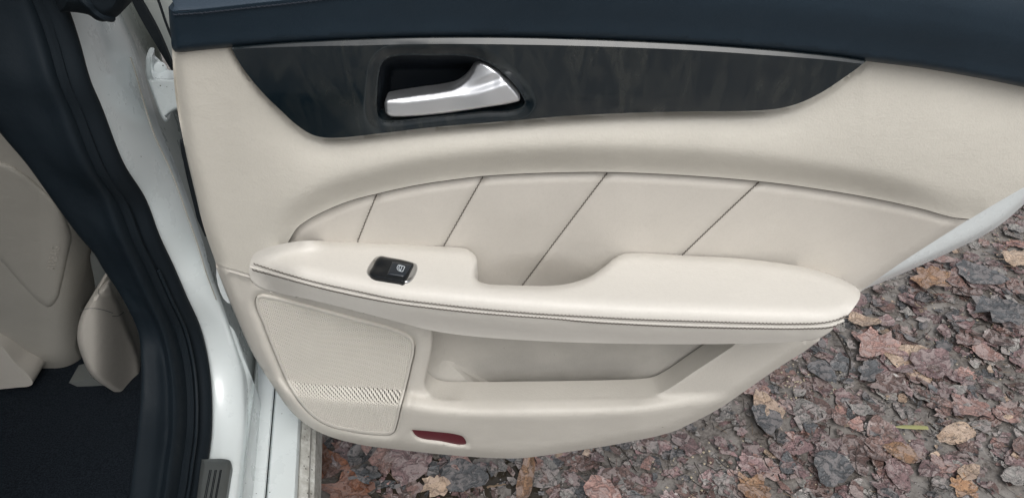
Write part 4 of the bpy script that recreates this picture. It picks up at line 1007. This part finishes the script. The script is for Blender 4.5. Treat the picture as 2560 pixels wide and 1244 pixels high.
# --- twigs
def twig(P, r, mat, label, group):
    b = MB(); C = resample(np.array(P), 9); C[:, 2] += np.array([0.0015*math.sin(4.1*i+P[0][0]*40) for i in range(9)]); c0 = C[4].copy()
    b.tube(C - c0, list(np.linspace(r, r*0.55, 9)), 6); o = b.build('twig', mat, None); o.location = Vector([float(c_) for c_ in c0]); return tag(o, label, 'twig', group)
def gpt(px, py, h=0.014): p = onZ(px, py, h); return p
TW = [([(2090,830),(2118,880),(2128,905),(2118,945),(2100,955)], 0.0022, m_twig, 'forked dark twig bending beside the armrest end'),
      ([(2085,862),(2150,875),(2200,880)], 0.0012, m_twig, 'straight thin twig crossing the forked one'),
      ([(1218,1216),(1240,1213),(1264,1209)], 0.0024, m_twig2, 'short pale stick left of the long golden brown leaf'),
      ([(2395,720),(2415,745),(2435,765)], 0.0012, m_twig, 'thin dark twig on the broad slate leaf'),
      ([(2465,715),(2500,735),(2540,760)], 0.0020, m_twig, 'curved black stalk near the right border'),
      ([(2050,1090),(2056,1130),(2062,1155)], 0.0012, m_twig, 'upright twig above the large slate leaf'),
      ([(2175,1055),(2182,1095),(2187,1125)], 0.0008, m_twig2, 'pale bent stalk right of the upright twig'),
      ([(1788,1142),(1830,1180),(1862,1200)], 0.0010, m_twig, 'long thin twig left of the bright red leaf'),
      ([(1735,1155),(1752,1185),(1758,1198)], 0.0010, m_twig, 'dark bent twig in the grey mud below the door'),
      ([(1665,1165),(1690,1163),(1695,1152)], 0.0010, m_twig, 'short hooked twig in the grey mud'),
      ([(966,1172),(985,1195),(995,1205)], 0.0008, m_twig2, 'leaf stalk sticking out of the drop covered leaf'),
      ([(1148,1214),(1165,1230),(1180,1244)], 0.0009, m_twig2, 'stalk of the black glossy leaf')]
for P, r, mt, lab in TW: twig([gpt(*p) for p in P], r, mt, lab, None)
k = 0
while k < 46:
    x = random.uniform(-0.1, 1.55); y = random.uniform(0.08, 1.35)
    if not visible(x, y): continue
    L = random.uniform(0.03, 0.085); an = random.gauss(-0.6, 0.7); z = ground_z(x, y) + 0.012; c_ = random.uniform(-0.5, 0.5)
    P = [(x + L*t*math.cos(an) - c_*L*t*t*math.sin(an), y + L*t*math.sin(an) + c_*L*t*t*math.cos(an), z) for t in np.linspace(-.5, .5, 5)]
    twig(P, random.uniform(0.0007, 0.0014), m_twig, own_label('thin dark twig', x, y, 'hair thin dark twig strewn over the leaf litter'), 'thin dark twigs in the litter'); k += 1
# grass blade
b = MB(); P = [gpt(2232, 1066, .013), gpt(2260, 1066, .015), gpt(2290, 1067, .015), gpt(2320, 1068, .014)]
V = []; F = []
for i, p in enumerate(P):
    wv_ = [0.001, 0.0045, 0.0052, 0.0045][i]; V += [p + np.array([0, -wv_, 0]), p + np.array([0, 0, 0.0015]), p + np.array([0, wv_, 0])]
for i in range(3): F += [(i*3, i*3+3, i*3+4, i*3+1), (i*3+1, i*3+4, i*3+5, i*3+2)]
gl = M('withered_grass', (0.27, 0.27, 0.12), 0.4).m
tag(link_mesh('grass_blade', V, F, gl), 'yellow green broken grass blade lying among the leaves', 'grass')
# rain drops standing on the leaves
m_drop = M('rain_drop', (0.09, 0.075, 0.07), 0.02, spec=0.9, coat=1.0, coat_r=0.01).m; db = MB()
ico = [(math.cos(a_)*c_, math.sin(a_)*c_, z_) for c_, z_ in ((1.0, 0.0), (0.72, 0.48)) for a_ in [k*math.pi/4 for k in range(8)]] + [(0, 0, 0.68)]
fi = [(k, (k+1) % 8, 8+(k+1) % 8, 8+k) for k in range(8)] + [(8+k, 8+(k+1) % 8, 16) for k in range(8)]
for _ in range(5200):
    x = random.uniform(-0.42, 1.7); y = random.uniform(0.03, 1.45)
    if not visible(x, y): continue
    r = random.choice([random.uniform(0.0006, 0.0014), random.uniform(0.001, 0.0026)]); z = ground_z(x, y) + random.uniform(0.006, 0.017)
    db.add([(x + r*v[0], y + r*v[1], z + r*v[2]) for v in ico], fi)
tag(db.build('rain_drops', m_drop, None, None), kind='stuff')
# pebbles: tiny, uncountable
m_peb = M('cream_grit', (0.42, 0.36, 0.26), 0.5).m; pb = MB()
for _ in range(420):
    cx, cy, sp = random.choice([(2005, 960, 45), (2030, 930, 25), (1990, 985, 40), (1800, 1170, 60), (2510, 600, 40), (2300, 690, 120), (1750, 1180, 120), (2300, 980, 250), (2470, 850, 150)])
    px, py = random.gauss(cx, sp), random.gauss(cy, sp*0.5); p = onZ(px, py, 0.0)
    if not visible(p[0], p[1]): continue
    r = random.uniform(0.0008, 0.0030); c = np.array([p[0], p[1], ground_z(p[0], p[1]) + random.uniform(0.003, 0.010)])
    V = [c + r*np.array(v)*np.array([random.uniform(.6, 1.3), random.uniform(.6, 1.3), .6]) for v in [(1,0,0),(-1,0,0),(0,1,0),(0,-1,0),(0,0,1),(0,0,-1)]]
    pb.add(V, [(0,2,4),(2,1,4),(1,3,4),(3,0,4),(2,0,5),(1,2,5),(3,1,5),(0,3,5)])
tag(pb.build('grit', m_peb, None), kind='stuff')
